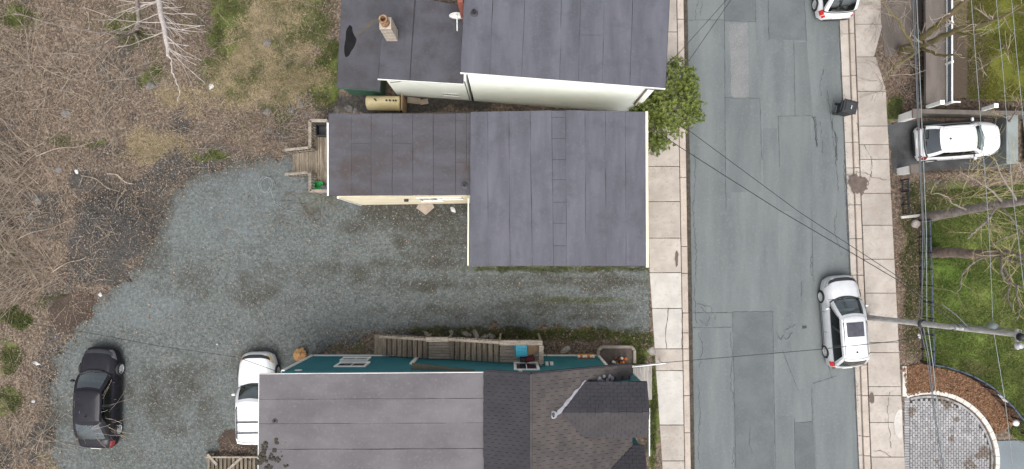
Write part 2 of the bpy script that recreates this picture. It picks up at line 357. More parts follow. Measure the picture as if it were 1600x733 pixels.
road_l = 1072 + (PY)*.019; road_r = 1311 + PY*.043
Z = np.where((PX > road_l-35) & (PX < road_r+50) & (PX < 1380+PY*.045), -.45, Z)
Z = np.where(inpoly(PX, PY, GRAVEL), Z-.05, Z)
Z = np.where(inpoly(PX, PY, [(1416,622),(1460,616),(1500,628),(1530,655),(1550,690),(1556,760),(1416,760)]), -.3, Z)
Z = np.where(inpoly(PX, PY, [(1392,192),(1575,190),(1575,268),(1398,268)]), -.2, Z)
Z = np.where((PX>1446)&(PY<168)&(PX<1640)&(PY>-60), -.3, Z)
nse = (fbm(X*1.3, Y*1.3, 4)-.5)
mask = np.zeros(X.shape+(4,), np.float32); mask[...,3] = 1
inv = (PX > -100) & (PX < 1700) & (PY > -100) & (PY < 900)
mask[...,0] = np.where(inv, ell(PX, PY, GRASSL), .3); mask[...,1] = np.where(inv, ell(PX, PY, STRAW), .2); mask[...,2] = np.where(inv, np.clip(ell(PX, PY, SOIL)+np.clip((fbm(X*.8+20,Y*.8,4)-.5)*2.6,0,.6)*(PX<520),0,1), 0); mask[...,0] = np.clip(mask[...,0]+np.clip((fbm(X*.7+60,Y*.7,4)-.55)*3,0,.4)*(PX<530)*(PX>-50),0,1)*(1-.9*ell(PX,PY,[(178,360,100,80,1.),(255,290,50,50,1.)])); mask[...,1] *= (1-ell(PX,PY,[(178,360,100,80,1.),(255,285,50,45,1.)]))
K['ground'] = ground_mat('forest_floor', ((.118,.090,.068),(.066,.052,.041),(.25,.195,.148)), (.024,.020,.016), ((.065,.085,.02),(.12,.135,.04)), ((.31,.25,.145),(.20,.155,.085)), ((.038,.034,.030),(.085,.080,.075)), fine=7.)
nx, ny = len(xs), len(ys); idx = np.arange(nx*ny).reshape(nx, ny)
F = np.stack([idx[:-1,:-1], idx[1:,:-1], idx[1:,1:], idx[:-1,1:]], -1).reshape(-1,4)
g_o = struct(fast('ground', np.stack([X,Y,Z],-1).reshape(-1,3), F, K['ground'], colattr=mask.reshape(-1,4)))

def sheet(name, poly, dz, mat, cell=.12, zf=gz, maskf=None, wob=5.):
    a = np.array(poly, float); x0, x1 = (a[:,0].min()-NX)/S, (a[:,0].max()-NX)/S; y0, y1 = (NY-a[:,1].max())/S, (NY-a[:,1].min())/S
    u = np.arange(x0-.2, x1+.2, cell); v = np.arange(y0-.2, y1+.2, cell); X, Y = np.meshgrid(u, v, indexing='ij')
    X = X + (rng.random(X.shape)-.5)*cell*.7; Y = Y + (rng.random(Y.shape)-.5)*cell*.7
    px = NX+S*X; py = NY-S*Y
    Zs = zf(X, Y) + dz if callable(zf) else np.full(X.shape, zf+dz)
    wx = (fbm(X*2.2, Y*2.2, 4)-.5)*wob*4; wy = (fbm(X*2.2+50, Y*2.2+7, 4)-.5)*wob*4
    calm = np.clip((985-px)/60, .06, 1) if name == 'gravel_lot' else 1.
    ins = inpoly(px+wx*calm, py+wy*calm, poly)
    n, m = X.shape; idx = np.arange(n*m).reshape(n, m)
    F = np.stack([idx[:-1,:-1], idx[1:,:-1], idx[1:,1:], idx[:-1,1:]], -1).reshape(-1,4)
    keep = ins.reshape(-1)[F].sum(1) >= 3; F = F[keep]
    used = np.unique(F); rm = np.full(n*m, -1); rm[used] = np.arange(len(used)); F = rm[F]
    V = np.stack([X,Y,Zs],-1).reshape(-1,3)[used]
    ca = None
    if maskf is not None:
        ca = np.ones((len(used),4), np.float32); ca[:,:3] = maskf(px.reshape(-1)[used], py.reshape(-1)[used])
    return struct(fast(name, V, F, mat, colattr=ca))
# gravel lot: mask R = moss, G = pale fresh gravel, B = dark damp track dirt plus shade painted in south of house B
def gm(px, py):
    x = (px-NX)/S; y = (NY-py)/S; f = fbm(x*.5+3, y*.5, 4)
    r = ell(px, py, [(900,469,90,5,.62),(860,419,160,4,.8),(540,545,40,10,.4),(680,516,60,6,.6),(500,310,40,25,.4),(1010,430,8,20,.4)])
    gg = ell(px, py, [(215,480,62,46,.62),(310,330,90,70,.5),(160,590,60,90,.25),(420,320,110,70,.5),(700,500,160,7,.3),(890,452,22,8,.7),(600,500,80,12,.25)])
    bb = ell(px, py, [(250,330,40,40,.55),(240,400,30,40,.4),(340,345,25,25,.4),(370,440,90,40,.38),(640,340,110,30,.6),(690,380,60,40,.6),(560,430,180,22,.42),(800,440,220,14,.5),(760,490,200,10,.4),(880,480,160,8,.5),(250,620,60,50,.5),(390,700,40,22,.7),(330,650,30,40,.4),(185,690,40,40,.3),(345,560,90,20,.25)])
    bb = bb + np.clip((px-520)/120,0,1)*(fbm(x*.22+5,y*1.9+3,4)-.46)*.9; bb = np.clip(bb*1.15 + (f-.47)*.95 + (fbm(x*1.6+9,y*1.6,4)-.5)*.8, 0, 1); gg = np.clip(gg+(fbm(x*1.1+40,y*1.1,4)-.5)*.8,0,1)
    ed_ = 1-sum(inpoly(px+d_*math.cos(a), py+d_*math.sin(a), GRAVEL).astype(float) for d_ in (9,22) for a in np.arange(0,6.2,.785))/16
    bb = np.clip(bb*1.2 + ed_*1.5*np.clip((560-px)/80,0,1)*(py < 700), 0, 1.2); gg = gg*(1-np.clip(ed_*1.5,0,1))
    return np.stack([r, gg, bb], -1)
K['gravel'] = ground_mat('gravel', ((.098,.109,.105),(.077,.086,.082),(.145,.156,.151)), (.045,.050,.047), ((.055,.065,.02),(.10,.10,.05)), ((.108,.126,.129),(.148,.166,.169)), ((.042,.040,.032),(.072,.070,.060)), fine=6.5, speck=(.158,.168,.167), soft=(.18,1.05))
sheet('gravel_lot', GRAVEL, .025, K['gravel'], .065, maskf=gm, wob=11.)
K['lawn'] = ground_mat('lawn_soil', ((.095,.13,.028),(.11,.135,.034),(.14,.165,.042)), (.038,.054,.014), ((.055,.10,.015),(.09,.13,.024)), ((.14,.12,.06),(.11,.10,.045)), ((.16,.11,.075),(.09,.06,.04)), fine=7.)
def lm(px, py):
    x = (px-NX)/S; y = (NY-py)/S; f = fbm(x*.9, y*.9, 4)
    return np.stack([np.clip(ell(px, py, [(1480,450,45,90,.9),(1500,520,70,40,.5)])+(f-.4)*.6, 0, 1), np.clip((f-.55)*2.4+ell(px, py, [(1560,560,50,40,.45)]),0,1), ell(px, py, [(1480,305,50,14,.8),(1560,300,60,10,.6),(1530,360,90,20,.3)])], -1)
sheet('lawn', LAWN, .03, K['lawn'], .12, maskf=lm, wob=2)
K['mulch'] = M('bark_mulch', (.10,.050,.028), (.058,.030,.018), scale=1.3, rough=.95, c3=(.17,.10,.06), s3=22, t3=(.54,.66), bump=.8, bscale=24, c4=(.05,.026,.016), s4=2.5, t4=(.55,.68))
sheet('mulch_bed', MULCH, .05, K['mulch'], .09, wob=1.5)
K['mulch2'] = M('leaf_mulch_dark', (.062,.043,.033), (.036,.026,.021), scale=2, rough=.95, c3=(.12,.085,.06), s3=22, t3=(.56,.66), bump=.8, bscale=24)
sheet('leaf_mulch', [(92,462),(140,455),(152,470),(145,495),(118,512),(92,525),(75,500)], .045, K['mulch2'], .06, wob=4)
sheet('leaf_mulch', [(350,672),(372,668),(400,690),(395,712),(345,705),(338,690)], .05, K['mulch2'], .06, wob=3)
sheet('driveway', [(1386,194),(1420,188),(1578,190),(1578,262),(1410,268),(1394,272)], 0, K['drive'], .05, zf=.012, wob=1.5)
sheet('side_road', [(1556,688),(1640,684),(1640,770),(1562,770)], 0, M('side_asphalt', (.15,.175,.19), (.13,.152,.165), scale=.6, rough=.9, c3=(.2,.22,.23), s3=40, t3=(.58,.75)), .06, zf=.06, wob=.8)
# raised terrace up right
terr = [(P2(1452,171)), (P2(1660,176)), (P2(1660,-80)), (P2(1446,-80))]
sheet('terrace_moss', [(1452,-60),(1640,-60),(1640,166),(1455,163)], 0, ground_mat('moss_lawn', ((.085,.095,.012),(.105,.11,.018),(.13,.13,.03)), (.05,.045,.016), ((.06,.075,.01),(.12,.125,.02)), ((.14,.12,.05),(.1,.09,.04)), ((.075,.055,.04),(.05,.04,.03))), .12,
      zf=1.0, wob=2, maskf=lambda px, py: np.stack([ell(px,py,[(1585,100,60,90,.8),(1560,60,40,40,.6)]), ell(px,py,[(1500,30,30,60,.5)]), ell(px,py,[(1455,60,60,120,.9),(1500,50,30,120,.6)])], -1))
b_ = MB(); b_.box(P(1472,0,1.1).x, P(1487,0,1.1).x, P(0,158,1.1).y, P(0,-40,1.1).y, 1.0, 1.06)
b_.v = []; b_.f = []
b_.prism([P2(1447,163,1.06), P2(1486,157,1.06), P2(1486,-50,1.06), P2(1446,-50,1.06)], .9, 1.06)
struct(b_.build('terrace_walk', K['walk']))
struct(MB().prism([P2(1376,30), P2(1376,-60), P2(1446,-60), P2(1436,76), P2(1400,86), P2(1382,88)][::-1], -.2, .03).build('entry_path', K['walk']))

# ---------------------------------------------------------------- street
ZS = -.13
def wavy(pts, amp=1.2, step=4):
    out = []
    for (x0,y0),(x1,y1) in zip(pts[:-1], pts[1:]):
        n = max(1, int(math.hypot(x1-x0,y1-y0)/step))
        for k in range(n): t = k/n; out.append((x0+(x1-x0)*t+random.uniform(-amp,amp)*(k>0), y0+(y1-y0)*t+random.uniform(-amp,amp)*(k>0)))
    return out + [pts[-1]]
def quadsheet(name, pts, z, mat, parent=None):
    m = MB(); m.add([(*P2(*p), z) for p in pts], [tuple(range(len(pts)))]); o = m.build(name, mat, parent, fix=False)
    me = o.data
    if me.polygons[0].normal.z < 0: me.flip_normals()
    return o
def RL(y): return 1074.5 + y*.0155           # asphalt left edge (pixels)
def RR(y): return 1311 + y*.044              # asphalt right edge
street = struct(quadsheet('street', [(RL(-900),-900),(RL(1600),1600),(RR(1600)+8,1600),(RR(-900)+8,-900)], ZS, K['asphalt']))
PAT = [((RL(-30)+1,-30),(1133,-30),(1132,29),(RL(29)+1,29),'patch_a'), ((1134,-30),(1180,-30),(1181,30),(1133,31),'patch_d'), ((1134,33),(1181,33),(1188,151),(1134,152),'patch_a'),
       ((1202,-30),(1258,-30),(1262,62),(1203,60),'patch_d'), ((1241,65),(1262,64),(1272,180),(1243,179),'patch_a'), ((1134,154),(1189,153),(1192,300),(1136,300),'patch_a'),
       ((1217,181),(1268,180),(1274,330),(1220,330),'patch_a'), ((1147,489),(1208,488),(1212,760),(1151,760),'patch_d'), ((RL(490)+1,489),(1144,490),(1143,511),(RL(511)+1,511),'patch_a'),
       ((RL(515)+1,514),(1143,513),(1149,760),(RL(760)+1,760),'patch_a'), ((1209,552),(1224,551),(1248,610),(1270,608),(1271,659),(1243,661),(1243,650),(1212,650),'patch_a'), ((1243,663),(1272,661),(1278,760),(1244,760),'patch_d'),
       ((1214,652),(1241,652),(1242,760),(1215,760),'patch_a'), ((1272,600),(1330,560),(1336,760),(1279,760),'patch_a'), ((1193,200),(1216,200),(1219,480),(1195,480),'patch_a')]
def wv(x): return x
for pt in PAT: quadsheet('asphalt_patch', wavy(list(pt[:-1])+[pt[0]], .45, 7)[:-1], ZS+.004, K[pt[-1]], street)
quadsheet('asphalt_patch', wavy([(1142,36),(1168,34)],.5)+wavy([(1170,40),(1171,150)],1.2,8)+wavy([(1164,153),(1148,152)],.6)+wavy([(1144,148),(1141,44)],1.2,8), ZS+.009, K['patch_l'], street)
def ribbon(mb, pts, w, z, vary=.5):
    pts = [Vector((*P2(*p), z)) for p in pts]; n = len(pts); b0 = len(mb.v)
    for i, p in enumerate(pts):
        d = (pts[min(i+1,n-1)]-pts[max(i-1,0)]).normalized(); s = Vector((-d.y,d.x,0)); ww = w*random.uniform(1-vary,1+vary)/2
        mb.v += [tuple(p+s*ww), tuple(p-s*ww)]
    mb.f += [(b0+2*i,b0+2*i+1,b0+2*i+3,b0+2*i+2) for i in range(n-1)]
def up(o):
    bm = bmesh.new(); bm.from_mesh(o.data)
    for f in bm.faces:
        f.normal_update()
        if f.normal.z < 0: f.normal_flip()
    bm.to_mesh(o.data); bm.free(); return o
seams = [[(1133,-30),(1135,300),(1136,330)],[(1181,-30),(1182,33)],[(1132,31),(1182,33)],[(1134,152),(1189,153)],[(1189,153),(1192,250)],[(1202,0),(1203,61)],[(1259,0),(1262,64)],[(1242,64),(1244,180)],[(1217,181),(1220,260)],[(1217,181),(1270,180)],
         [(1147,488),(1210,487)],[(1146,488),(1151,733)],[(1209,488),(1213,733)],[(1224,548),(1249,611)],[(1270,608),(1271,660)],[(1271,660),(1244,662)],[(1243,655),(1244,733)],[(RL(489)+1,489),(1146,489)],[(RL(512)+2,512),(1144,512)],[(1262,64),(1264,62)],[(RL(20),30),(1132,30)],[(1296,572),(1302,592)],[(1272,600),(1310,588)],[(1270,330),(1272,430)],[(1275,180),(1277,230)]]
mb = MB()
for s_ in seams: ribbon(mb, wavy(s_, .35, 5), .017, ZS+.014, .6)
tag(up(mb.build('seam', K['crack'], street, fix=False)), kind='stuff')
mb = MB()
cr = [[(1289,107),(1284,125),(1285,150)],[(1294,140),(1299,175),(1303,210),(1310,250)],[(1304,155),(1303,200),(1311,215),(1308,250),(1312,300)],[(1086,240),(1088,280),(1084,320),(1089,400),(1086,470),(1090,510)],[(1090,475),(1112,480),(1120,500)],[(1096,480),(1110,495),(1104,510),(1094,500)],
      [(1092,520),(1100,545),(1094,575)],[(1092,600),(1095,650),(1092,700),(1094,733)],[(1142,520),(1146,560),(1143,600),(1150,640)],[(1148,700),(1145,733)],[(1215,520),(1222,532),(1230,515),(1245,508)],[(1216,528),(1232,530),(1240,520)],[(1270,400),(1268,420),(1274,440)],[(1310,330),(1305,350),(1310,380)],[(1311,380),(1316,400)],
      [(1320,250),(1325,330),(1328,420)],[(1276,182),(1279,230)],[(1284,190),(1287,240)],[(1092,0),(1087,30)],[(1098,0),(1096,24)],[(1174,668),(1172,690),(1176,710)],[(1300,440),(1296,470)],[(1255,440),(1254,470)]]
for s_ in cr: ribbon(mb, wavy(s_, 1.6, 3), .018, ZS+.016, .8)
for s_ in ([(1270,182),(1273,183),(1275,195),(1278,228)],[(1306,205),(1309,225),(1307,245)]): ribbon(mb, wavy(s_, .8, 4), .05, ZS+.016, .6)
for s_ in ([(1255,512),(1262,511)],): ribbon(mb, s_, .1, ZS+.016, .6)
tag(up(mb.build('crack', K['crack'], street, fix=False)), kind='stuff')
# edge line of dark joint between asphalt and gutter
mb = MB(); ribbon(mb, wavy([(RL(-30),-30),(RL(760),760)], .4, 8), .04, ZS+.018, .4); ribbon(mb, wavy([(RR(-30)+.6,-30),(RR(760)+.6,760)], .5, 7), .06, ZS+.018, .5)
tag(up(mb.build('joint', K['crack'], street, fix=False)), kind='stuff')

# ---------------------------------------------------------------- pavements with kerbs
def slab(parent, name, pts, z0, z1, mat, b=.012):
    poly = [P2(*p) for p in pts]; cx = sum(p[0] for p in poly)/4; cy = sum(p[1] for p in poly)/4
    m = MB(); n = 4
    ins = [(p[0]+(cx-p[0])*b/max(.05,abs(cx-p[0])), p[1]+(cy-p[1])*b/max(.05,abs(cy-p[1]))) for p in poly]
    v = [(*p,z0) for p in poly]+[(*p,z1-b) for p in poly]+[(*p,z1) for p in ins]
    f = [(0,1,2,3)]+[(i,(i+1)%4,4+(i+1)%4,4+i) for i in range(4)]+[(4+i,4+(i+1)%4,8+(i+1)%4,8+i) for i in range(4)]+[(8,9,10,11)]
    m.add(v, f); return m.build(name, mat, parent)
# left side: columns sidewalk [xl..xk], kerb [xk..RL]
def KL(y): return 1057.5 + y*.0170
def WL(y): return 1013 + np.maximum(0, y-400)*.066
lw = struct(MB().prism([P2(WL(-60)-8,-60), P2(KL(-60),-60), P2(KL(790),790), P2(WL(790)-1,790), P2(WL(400)-4,400)][::-1], -.4, -.045).build('sidewalk_left', K['gap']))
yl = [-60,-5,50,105,155,207,260,315,372,426,482,545,579,664,720,790]
for a, b in zip(yl[:-1], yl[1:]):
    white = 426 <= a < 545 or 579 <= a < 664
    slab(lw, 'slab', [(WL(a)+.3,a+.5),(KL(a)-.6,a+.5),(KL(b)-.6,b-.5),(WL(b)+.3,b-.5)], -.2, .02+random.uniform(-.008,.008), K['concw'] if white else K['conc'])
kl = struct(MB().prism([P2(KL(-60)+.2,-60), P2(RL(-60),-60), P2(RL(790),790), P2(KL(790)+.2,790)][::-1], -.42, -.06).build('kerb_left', K['gap']))
yk = [-60,30,95,170,277,385,427,489,520,545,618,676,735,790]
for a, b in zip(yk[:-1], yk[1:]):
    slab(kl, 'kerb_stone', [(KL(a)+.4,a+.4),(RL(a)-6.6,a+.4),(RL(b)-6.6,b-.4),(KL(b)+.4,b-.4)], -.3, .025, K['kerb'], .02)
    slab(kl, 'gutter_slab', [(RL(a)-6.3,a+.4),(RL(a)-.4,a+.4),(RL(b)-.4,b-.4),(RL(b)-6.3,b-.4)], -.3, -.085, K['kerb'], .01)
# right side
def GR(y): return RR(y)+1.0
def KR(y): return 1326 + y*.0335       # gutter/kerb line
def WR0(y): return 1333.5 + y*.0375    # kerb/sidewalk line
def WR1(y): return 1377 + y*.05
rw = struct(MB().prism([P2(WR0(-60),-60), P2(WR1(-60)-2,-60), P2(WR1(790)-2,790), P2(WR0(790),790)][::-1], -.4, -.04).build('sidewalk_right', K['gap']))
yr = [-60,-12,38,89,143,197,226,249,302,352,405,458,535,551,604,618,660,714,790]
for a, b in zip(yr[:-1], yr[1:]):
    d = 16 if a == 38 else 0
    nr = (13 if a in (89,) else 0)
    slab(rw, 'slab', [(WR0(a)+1.0,a+.4),(WR1(a)-nr,a+.4),(WR1(b)-d,b-.4),(WR0(b)+1.0,b-.4)], -.2, .02+random.uniform(-.012,.012), K['conc'])
kr = struct(MB().prism([P2(GR(-60),-60), P2(WR0(-60)-.4,-60), P2(WR0(790)-.4,790), P2(GR(790),790)][::-1], -.42, -.15).build('kerb_right', K['gap']))
yk = [-60,52,118,170,222,262,320,373,430,500,570,618,682,712,790]
for a, b in zip(yk[:-1], yk[1:]):
    slab(kr, 'gutter_slab', [(GR(a)+.3,a+.4),(KR(a)-.3,a+.4),(KR(b)-.3,b-.4),(GR(b)+.3,b-.4)], -.3, -.095, K['gutter'], .01)
    slab(kr, 'kerb_stone', [(KR(a),a+.4),(WR0(a)-.6,a+.4),(WR0(b)-.6,b-.4),(KR(b),b-.4)], -.3, .03, K['kerb'], .02)
# hairline cracks and a dirt-filled hole in the right pavement
mb = MB()
for s_ in ([(1349,227),(1362,248),(1360,275),(1355,290)],[(1335,268),(1352,270),(1365,278),(1388,282)],[(1390,612),(1386,640),(1392,700)],[(1365,704),(1380,706),(1392,714)],[(1338,192),(1340,205)]): ribbon(mb, wavy(s_,1.6,3), .018, .036, .8)
tag(up(mb.build('crack', K['gap'], rw, fix=False)), kind='stuff')
mb = MB()
for s_ in ([(1044,482),(1040,520),(1041,545)],[(1066,484),(1065,545)]): ribbon(mb, wavy(s_,.8,5), .022, .036, .6)
tag(up(mb.build('crack', K['gap'], lw, fix=False)), kind='stuff')
def blob(c, rx, ry, n=26, j=.3, seed=1):
    r_ = random.Random(seed); return [(c[0]+rx*math.cos(2*math.pi*k/n)*(1+r_.uniform(-j,j)), c[1]+ry*math.sin(2*math.pi*k/n)*(1+r_.uniform(-j,j))) for k in range(n)]
K['damp'] = M('damp_earth', (.13,.10,.085), (.09,.07,.06), scale=5, rough=.9, bump=.6, bscale=25)
sheet('dirt_patch', blob((1340,287),13,18,40,.3,3), 0, K['damp'], .05, zf=.047, wob=5)
quadsheet('dirt_patch', blob((1361,622),4,9,18,.3,5), .042, K['damp'], rw)
quadsheet('dirt_patch', blob((1057,405),3,12,18,.35,8), .04, K['damp'], lw)
# ---------------------------------------------------------------- paved forecourt
ACX, ACY, AR = 1450., 720., 104.
pv = struct(MB().prism([P2(1414,616+4)]+[P2(ACX+AR*math.cos(R(a)), ACY-AR*math.sin(R(a))) for a in range(108,-30,-6)]+[P2(1414,790)], -.28, -.02).build('paved_forecourt', K['gap']))
K['paver'] = M('paver_grey', (.30,.295,.30), (.23,.225,.23), scale=2.5, rough=.9, rand=.2, c4=(.15,.125,.105), s4=.75, t4=(.56,.60), c3=(.25,.24,.24), s3=30, t3=(.6,.75))
pw, pl = .125, .225
pm = MB().cbox(-pw/2+.008, pw/2-.008, -pl/2+.008, pl/2-.008, -.1, .03, .012).mesh('paver', K['paver'])
pb = MB().cbox(-.13+.006, .13-.006, -.0625+.006, .0625-.006, -.1, .032, .012).mesh('paver', K['paver'])
cand = []
x0 = P(1421.5,0).x; acx, acy = P2(ACX, ACY); ar = AR/S - .02
for i in range(44):
    for j in range(36):
        x = x0 + (i+.5)*pw; y = P(0,770).y + j*pl + (pl/2 if i % 2 else 0)
        if math.hypot(x-acx, y-acy) < ar-.2 or (y < acy and abs(x-acx) < ar-.2): cand.append((x, y, pm, 0))
for j in range(80):
    y = P(0,775).y + j*.125
    if y < P(0,619).y: cand.append((P(1416.8,0).x, y, pb, 0))
for k in range(0, 300):
    a = R(104) - k*.13/(ar-.1)
    if a < R(-22): break
    cand.append((acx+(ar-.1)*math.cos(a), acy+(ar-.1)*math.sin(a), pm, a+math.pi/2+math.pi/2))
vis = [c for c in cand if NY-S*c[1] < 740]; off = [c for c in cand if c not in vis]
vis.sort(key=lambda c: -c[1])
single, rest = vis[:300], vis[300:]+off
for x, y, me, a in single:
    o = link('paver', me, pv); o.location = (x, y, random.uniform(-.004,.004)); o.rotation_euler = (random.uniform(-.012,.012), random.uniform(-.012,.012), a)
mb = MB()
for x, y, me, a in rest:
    T = Matrix.Translation((x,y,random.uniform(-.004,.004))) @ Matrix.Rotation(a,4,'Z')
    mb.add([T@v.co for v in me.vertices], [tuple(p.vertices) for p in me.polygons])
if rest: tag(mb.build('paver_field', K['paver'], pv), kind='stuff')
edge = struct(MB().prism([P2(1409,574), P2(1415,574), P2(1415,617), P2(1409,617)][::-1], -.2, .0).build('forecourt_edging', K['gap']))
MB().cbox(P(1409,0).x, P(1415.5,0).x, P(0,619).y, P(0,572).y, -.1, .09, .015).build('edging_stone', K['edging'], edge)
for a in range(109, -24, -7):
    m = MB(); a1 = R(a-.15); a2 = R(a-6.85); r1, r2 = ar+.03, ar+.23
    pts = [(acx+r*math.cos(t), acy+r*math.sin(t)) for r, t in ((r1,a1),(r2,a1),(r2,a2),(r1,a2))]
    m.prism(pts[::-1], -.1, .085); m.build('edging_stone', K['edging'], edge)
quadsheet('manhole_collar', [(1409,640)]+[(1409-13*math.sin(R(t)), 662-24*math.cos(R(t))) for t in range(15,166,15)]+[(1409,684)], .042, K['concw'], rw)
# ================================================================ BUILDINGS
def shrink(pts, d):
    """inset a convex quad of world points by d"""
    out = []; n = len(pts)
    for i in range(n):
        p = Vector(pts[i][:2]); a = (Vector(pts[i-1][:2])-p).normalized(); b = (Vector(pts[(i+1)%n][:2])-p).normalized()
        bis = (a+b); s = abs(a.x*b.y-a.y*b.x)
        out.append(p + bis*(d/max(s,.2)))
    return out
def felt(parent, pts, z, mat, gap=.012, lift=0.):
    """one roll of roofing felt: pixel quad on a roof at height z (number or list)"""
    n = len(pts); zs = z if hasattr(z,'__len__') else [z]*n
    w3 = [P(p[0],p[1],zz) for p, zz in zip(pts, zs)]; ins = shrink(w3, gap); out = []; zo_ = []
    for i in range(n):
        a, b = ins[i], ins[(i+1)%n]; d = b-a; k_ = max(1,int(d.length/.45)); nrm = Vector((-d.y,d.x)).normalized(); ph = random.uniform(0,6)
        for q in range(k_): out.append(a+d*(q/k_)+(nrm*(random.gauss(0,.004)+.005*math.sin(ph+q*.8)) if q else nrm*0)); zo_.append(zs[i]+(zs[(i+1)%n]-zs[i])*q/k_)
    m = MB(); m.prism([tuple(p) for p in out], [zz-.004 for zz in zo_], [zz+.012+lift for zz in zo_]); return m.build('roof_sheet', mat, parent)
def wallring(poly, z0, z1, mat, parent, name='wall'):
    return MB().prism(poly, z0, z1).build(name, mat, parent)
def clap(parent, A, B, z0, z1, mat, ex=.11, name='siding', zb=None):
    """clapboards on the wall line A-B, outward to the right of A->B; top may slope from z1 (A) to zb (B)"""
    A, B = Vector(A), Vector(B); d = (B-A).normalized(); o = Vector((d.y,-d.x)); m = MB(); zb = z1 if zb is None else zb
    n = int((max(z1,zb)-z0)/ex)
    for k in range(n+1):
        za = z0+k*ex
        def clipz(top, zz): return min(zz, top)
        a0, a1 = min(za,z1), min(za+ex,z1); b0, b1 = min(za,zb), min(za+ex,zb)
        q = [A+o*.028, B+o*.028, B+o*.008, A+o*.008]
        m.add([(q[0].x,q[0].y,a0),(q[1].x,q[1].y,b0),(q[2].x,q[2].y,b1),(q[3].x,q[3].y,a1),(A.x,A.y,a0),(B.x,B.y,b0)], [(0,1,2,3),(4,5,1,0)])
    return m.build(name, mat, parent)
def opening(parent, A, d, o, u0, u1, z0, z1, name='window', frame=.07, glass='glassw', proud=.05, mat='white'):
    """window on a wall: A origin (xy), d along, o outward"""
    A = Vector((A[0],A[1],0)); d = Vector((d[0],d[1],0)); o = Vector((o[0],o[1],0)); up_ = Vector((0,0,1))
    w_ = MB()
    def bar(ua, ub, za, zb, t):
        p = [A+d*ua+up_*za, A+d*ub+up_*za, A+d*ub+up_*zb, A+d*ua+up_*zb]
        w_.add(p+[q+o*t for q in p], [(0,1,2,3),(4,5,6,7),(0,1,5,4),(1,2,6,5),(2,3,7,6),(3,0,4,7)])
    bar(u0-frame,u1+frame,z1,z1+frame,proud); bar(u0-frame,u1+frame,z0-frame*1.2,z0,proud+.03); bar(u0-frame,u0,z0,z1,proud); bar(u1,u1+frame,z0,z1,proud)
    bar((u0+u1)/2-.015,(u0+u1)/2+.015,z0,z1,proud-.012)
    f = w_.build(name, K[mat], parent)
    g = MB(); p = [A+d*u0+up_*z0+o*.032, A+d*u1+up_*z0+o*.032, A+d*u1+up_*z1+o*.032, A+d*u0+up_*z1+o*.032]; g.add(p,[(0,1,2,3)]); g.build('pane', K[glass], f)
    return f
def pipe_vent(parent, px, py, z, r=.06, h=.3, mat='dark', collar=.16):
    p = P(px,py,z); m = MB(); m.lathe([(r,0),(r,h),(r*.7,h),(r*.7,h-.1)], 14, (p.x,p.y,z))
    o = m.build('vent_pipe', K[mat], parent)
    if collar: MB().lathe([(collar,.012),(collar*.8,.03),(r,.05)], 16, (p.x,p.y,z)).build('collar', K['roofd'], o)
    return o

# ---------------------------------------------------------------- house A (top): white siding, dark felt roofs
h1 = thing('house', 'white clapboard house with slate felt roof and three roof levels beside the leafy street shrub', 'house', P(880,60,0))
def sub(o, parent): o.parent = parent; o.matrix_parent_inverse = parent.matrix_world.inverted(); return o
h1.location = (0,0,0)
Z1 = 6.0
roof = [P2(726,-45,Z1),P2(719,113,Z1),P2(1040,138,Z1),P2(1049,-45,Z1)]
wl = shrink([Vector(p) for p in roof], .22)
wallring([tuple(p) for p in wl], 0, Z1-.15, K['siding'], h1)
clap(h1, wl[1], wl[2], .5, Z1-.15, K['siding'], .115)
clap(h1, wl[2], wl[3], .5, Z1-.15, K['siding'], .115)
r1 = MB().prism(roof, Z1-.14, Z1-.004).build('roof', K['underlay'], h1)
MB().beam((*(Vector(roof[1])),Z1-.09),(*(Vector(roof[2])),Z1-.09),.05,.16).build('fascia', K['white'], r1)
def lerp(a, b, t): return (a[0]+(b[0]-a[0])*t, a[1]+(b[1]-a[1])*t)
tops = [726,772,822,878,908,945,990,1049]; bots = [719.5,765,815,874.5,904,941,984,1039.6]
for i in range(7):
    yb = lambda x: 113+(x-719)*(25/321)
    a, b, c, d = (tops[i],-45),(bots[i],yb(bots[i])),(bots[i+1],yb(bots[i+1])),(tops[i+1],-45)
    if i == 4:
        e, f_ = lerp(a,b,.58), lerp(d,c,.57); felt(r1,[a,e,f_,d],Z1,K['roofg'],.003); felt(r1,[e,b,c,f_],Z1,K['roofg'],.003,.006)
    else: felt(r1,[a,b,c,d],Z1,K['roofg'],.007, .004*(i%2))
pipe_vent(h1, 741, 21, Z1, .06, .35)
# downpipe on the south wall and corner trim
dn = Vector((wl[2]-wl[1]).normalized()); ow = Vector((dn.y,-dn.x))
q0 = wl[1]+dn*((wl[2]-wl[1]).length*.955)+ow*.07
MB().tube([(q0.x,q0.y,Z1-.9),(q0.x,q0.y,2.2)], .045, 8).build('downpipe', K['barkb'], h1)
MB().tube([(q0.x,q0.y,Z1-.9),(q0.x+.55,q0.y-.02,Z1-1.05)], .02, 6).build('service_conduit', K['dark'], h1)
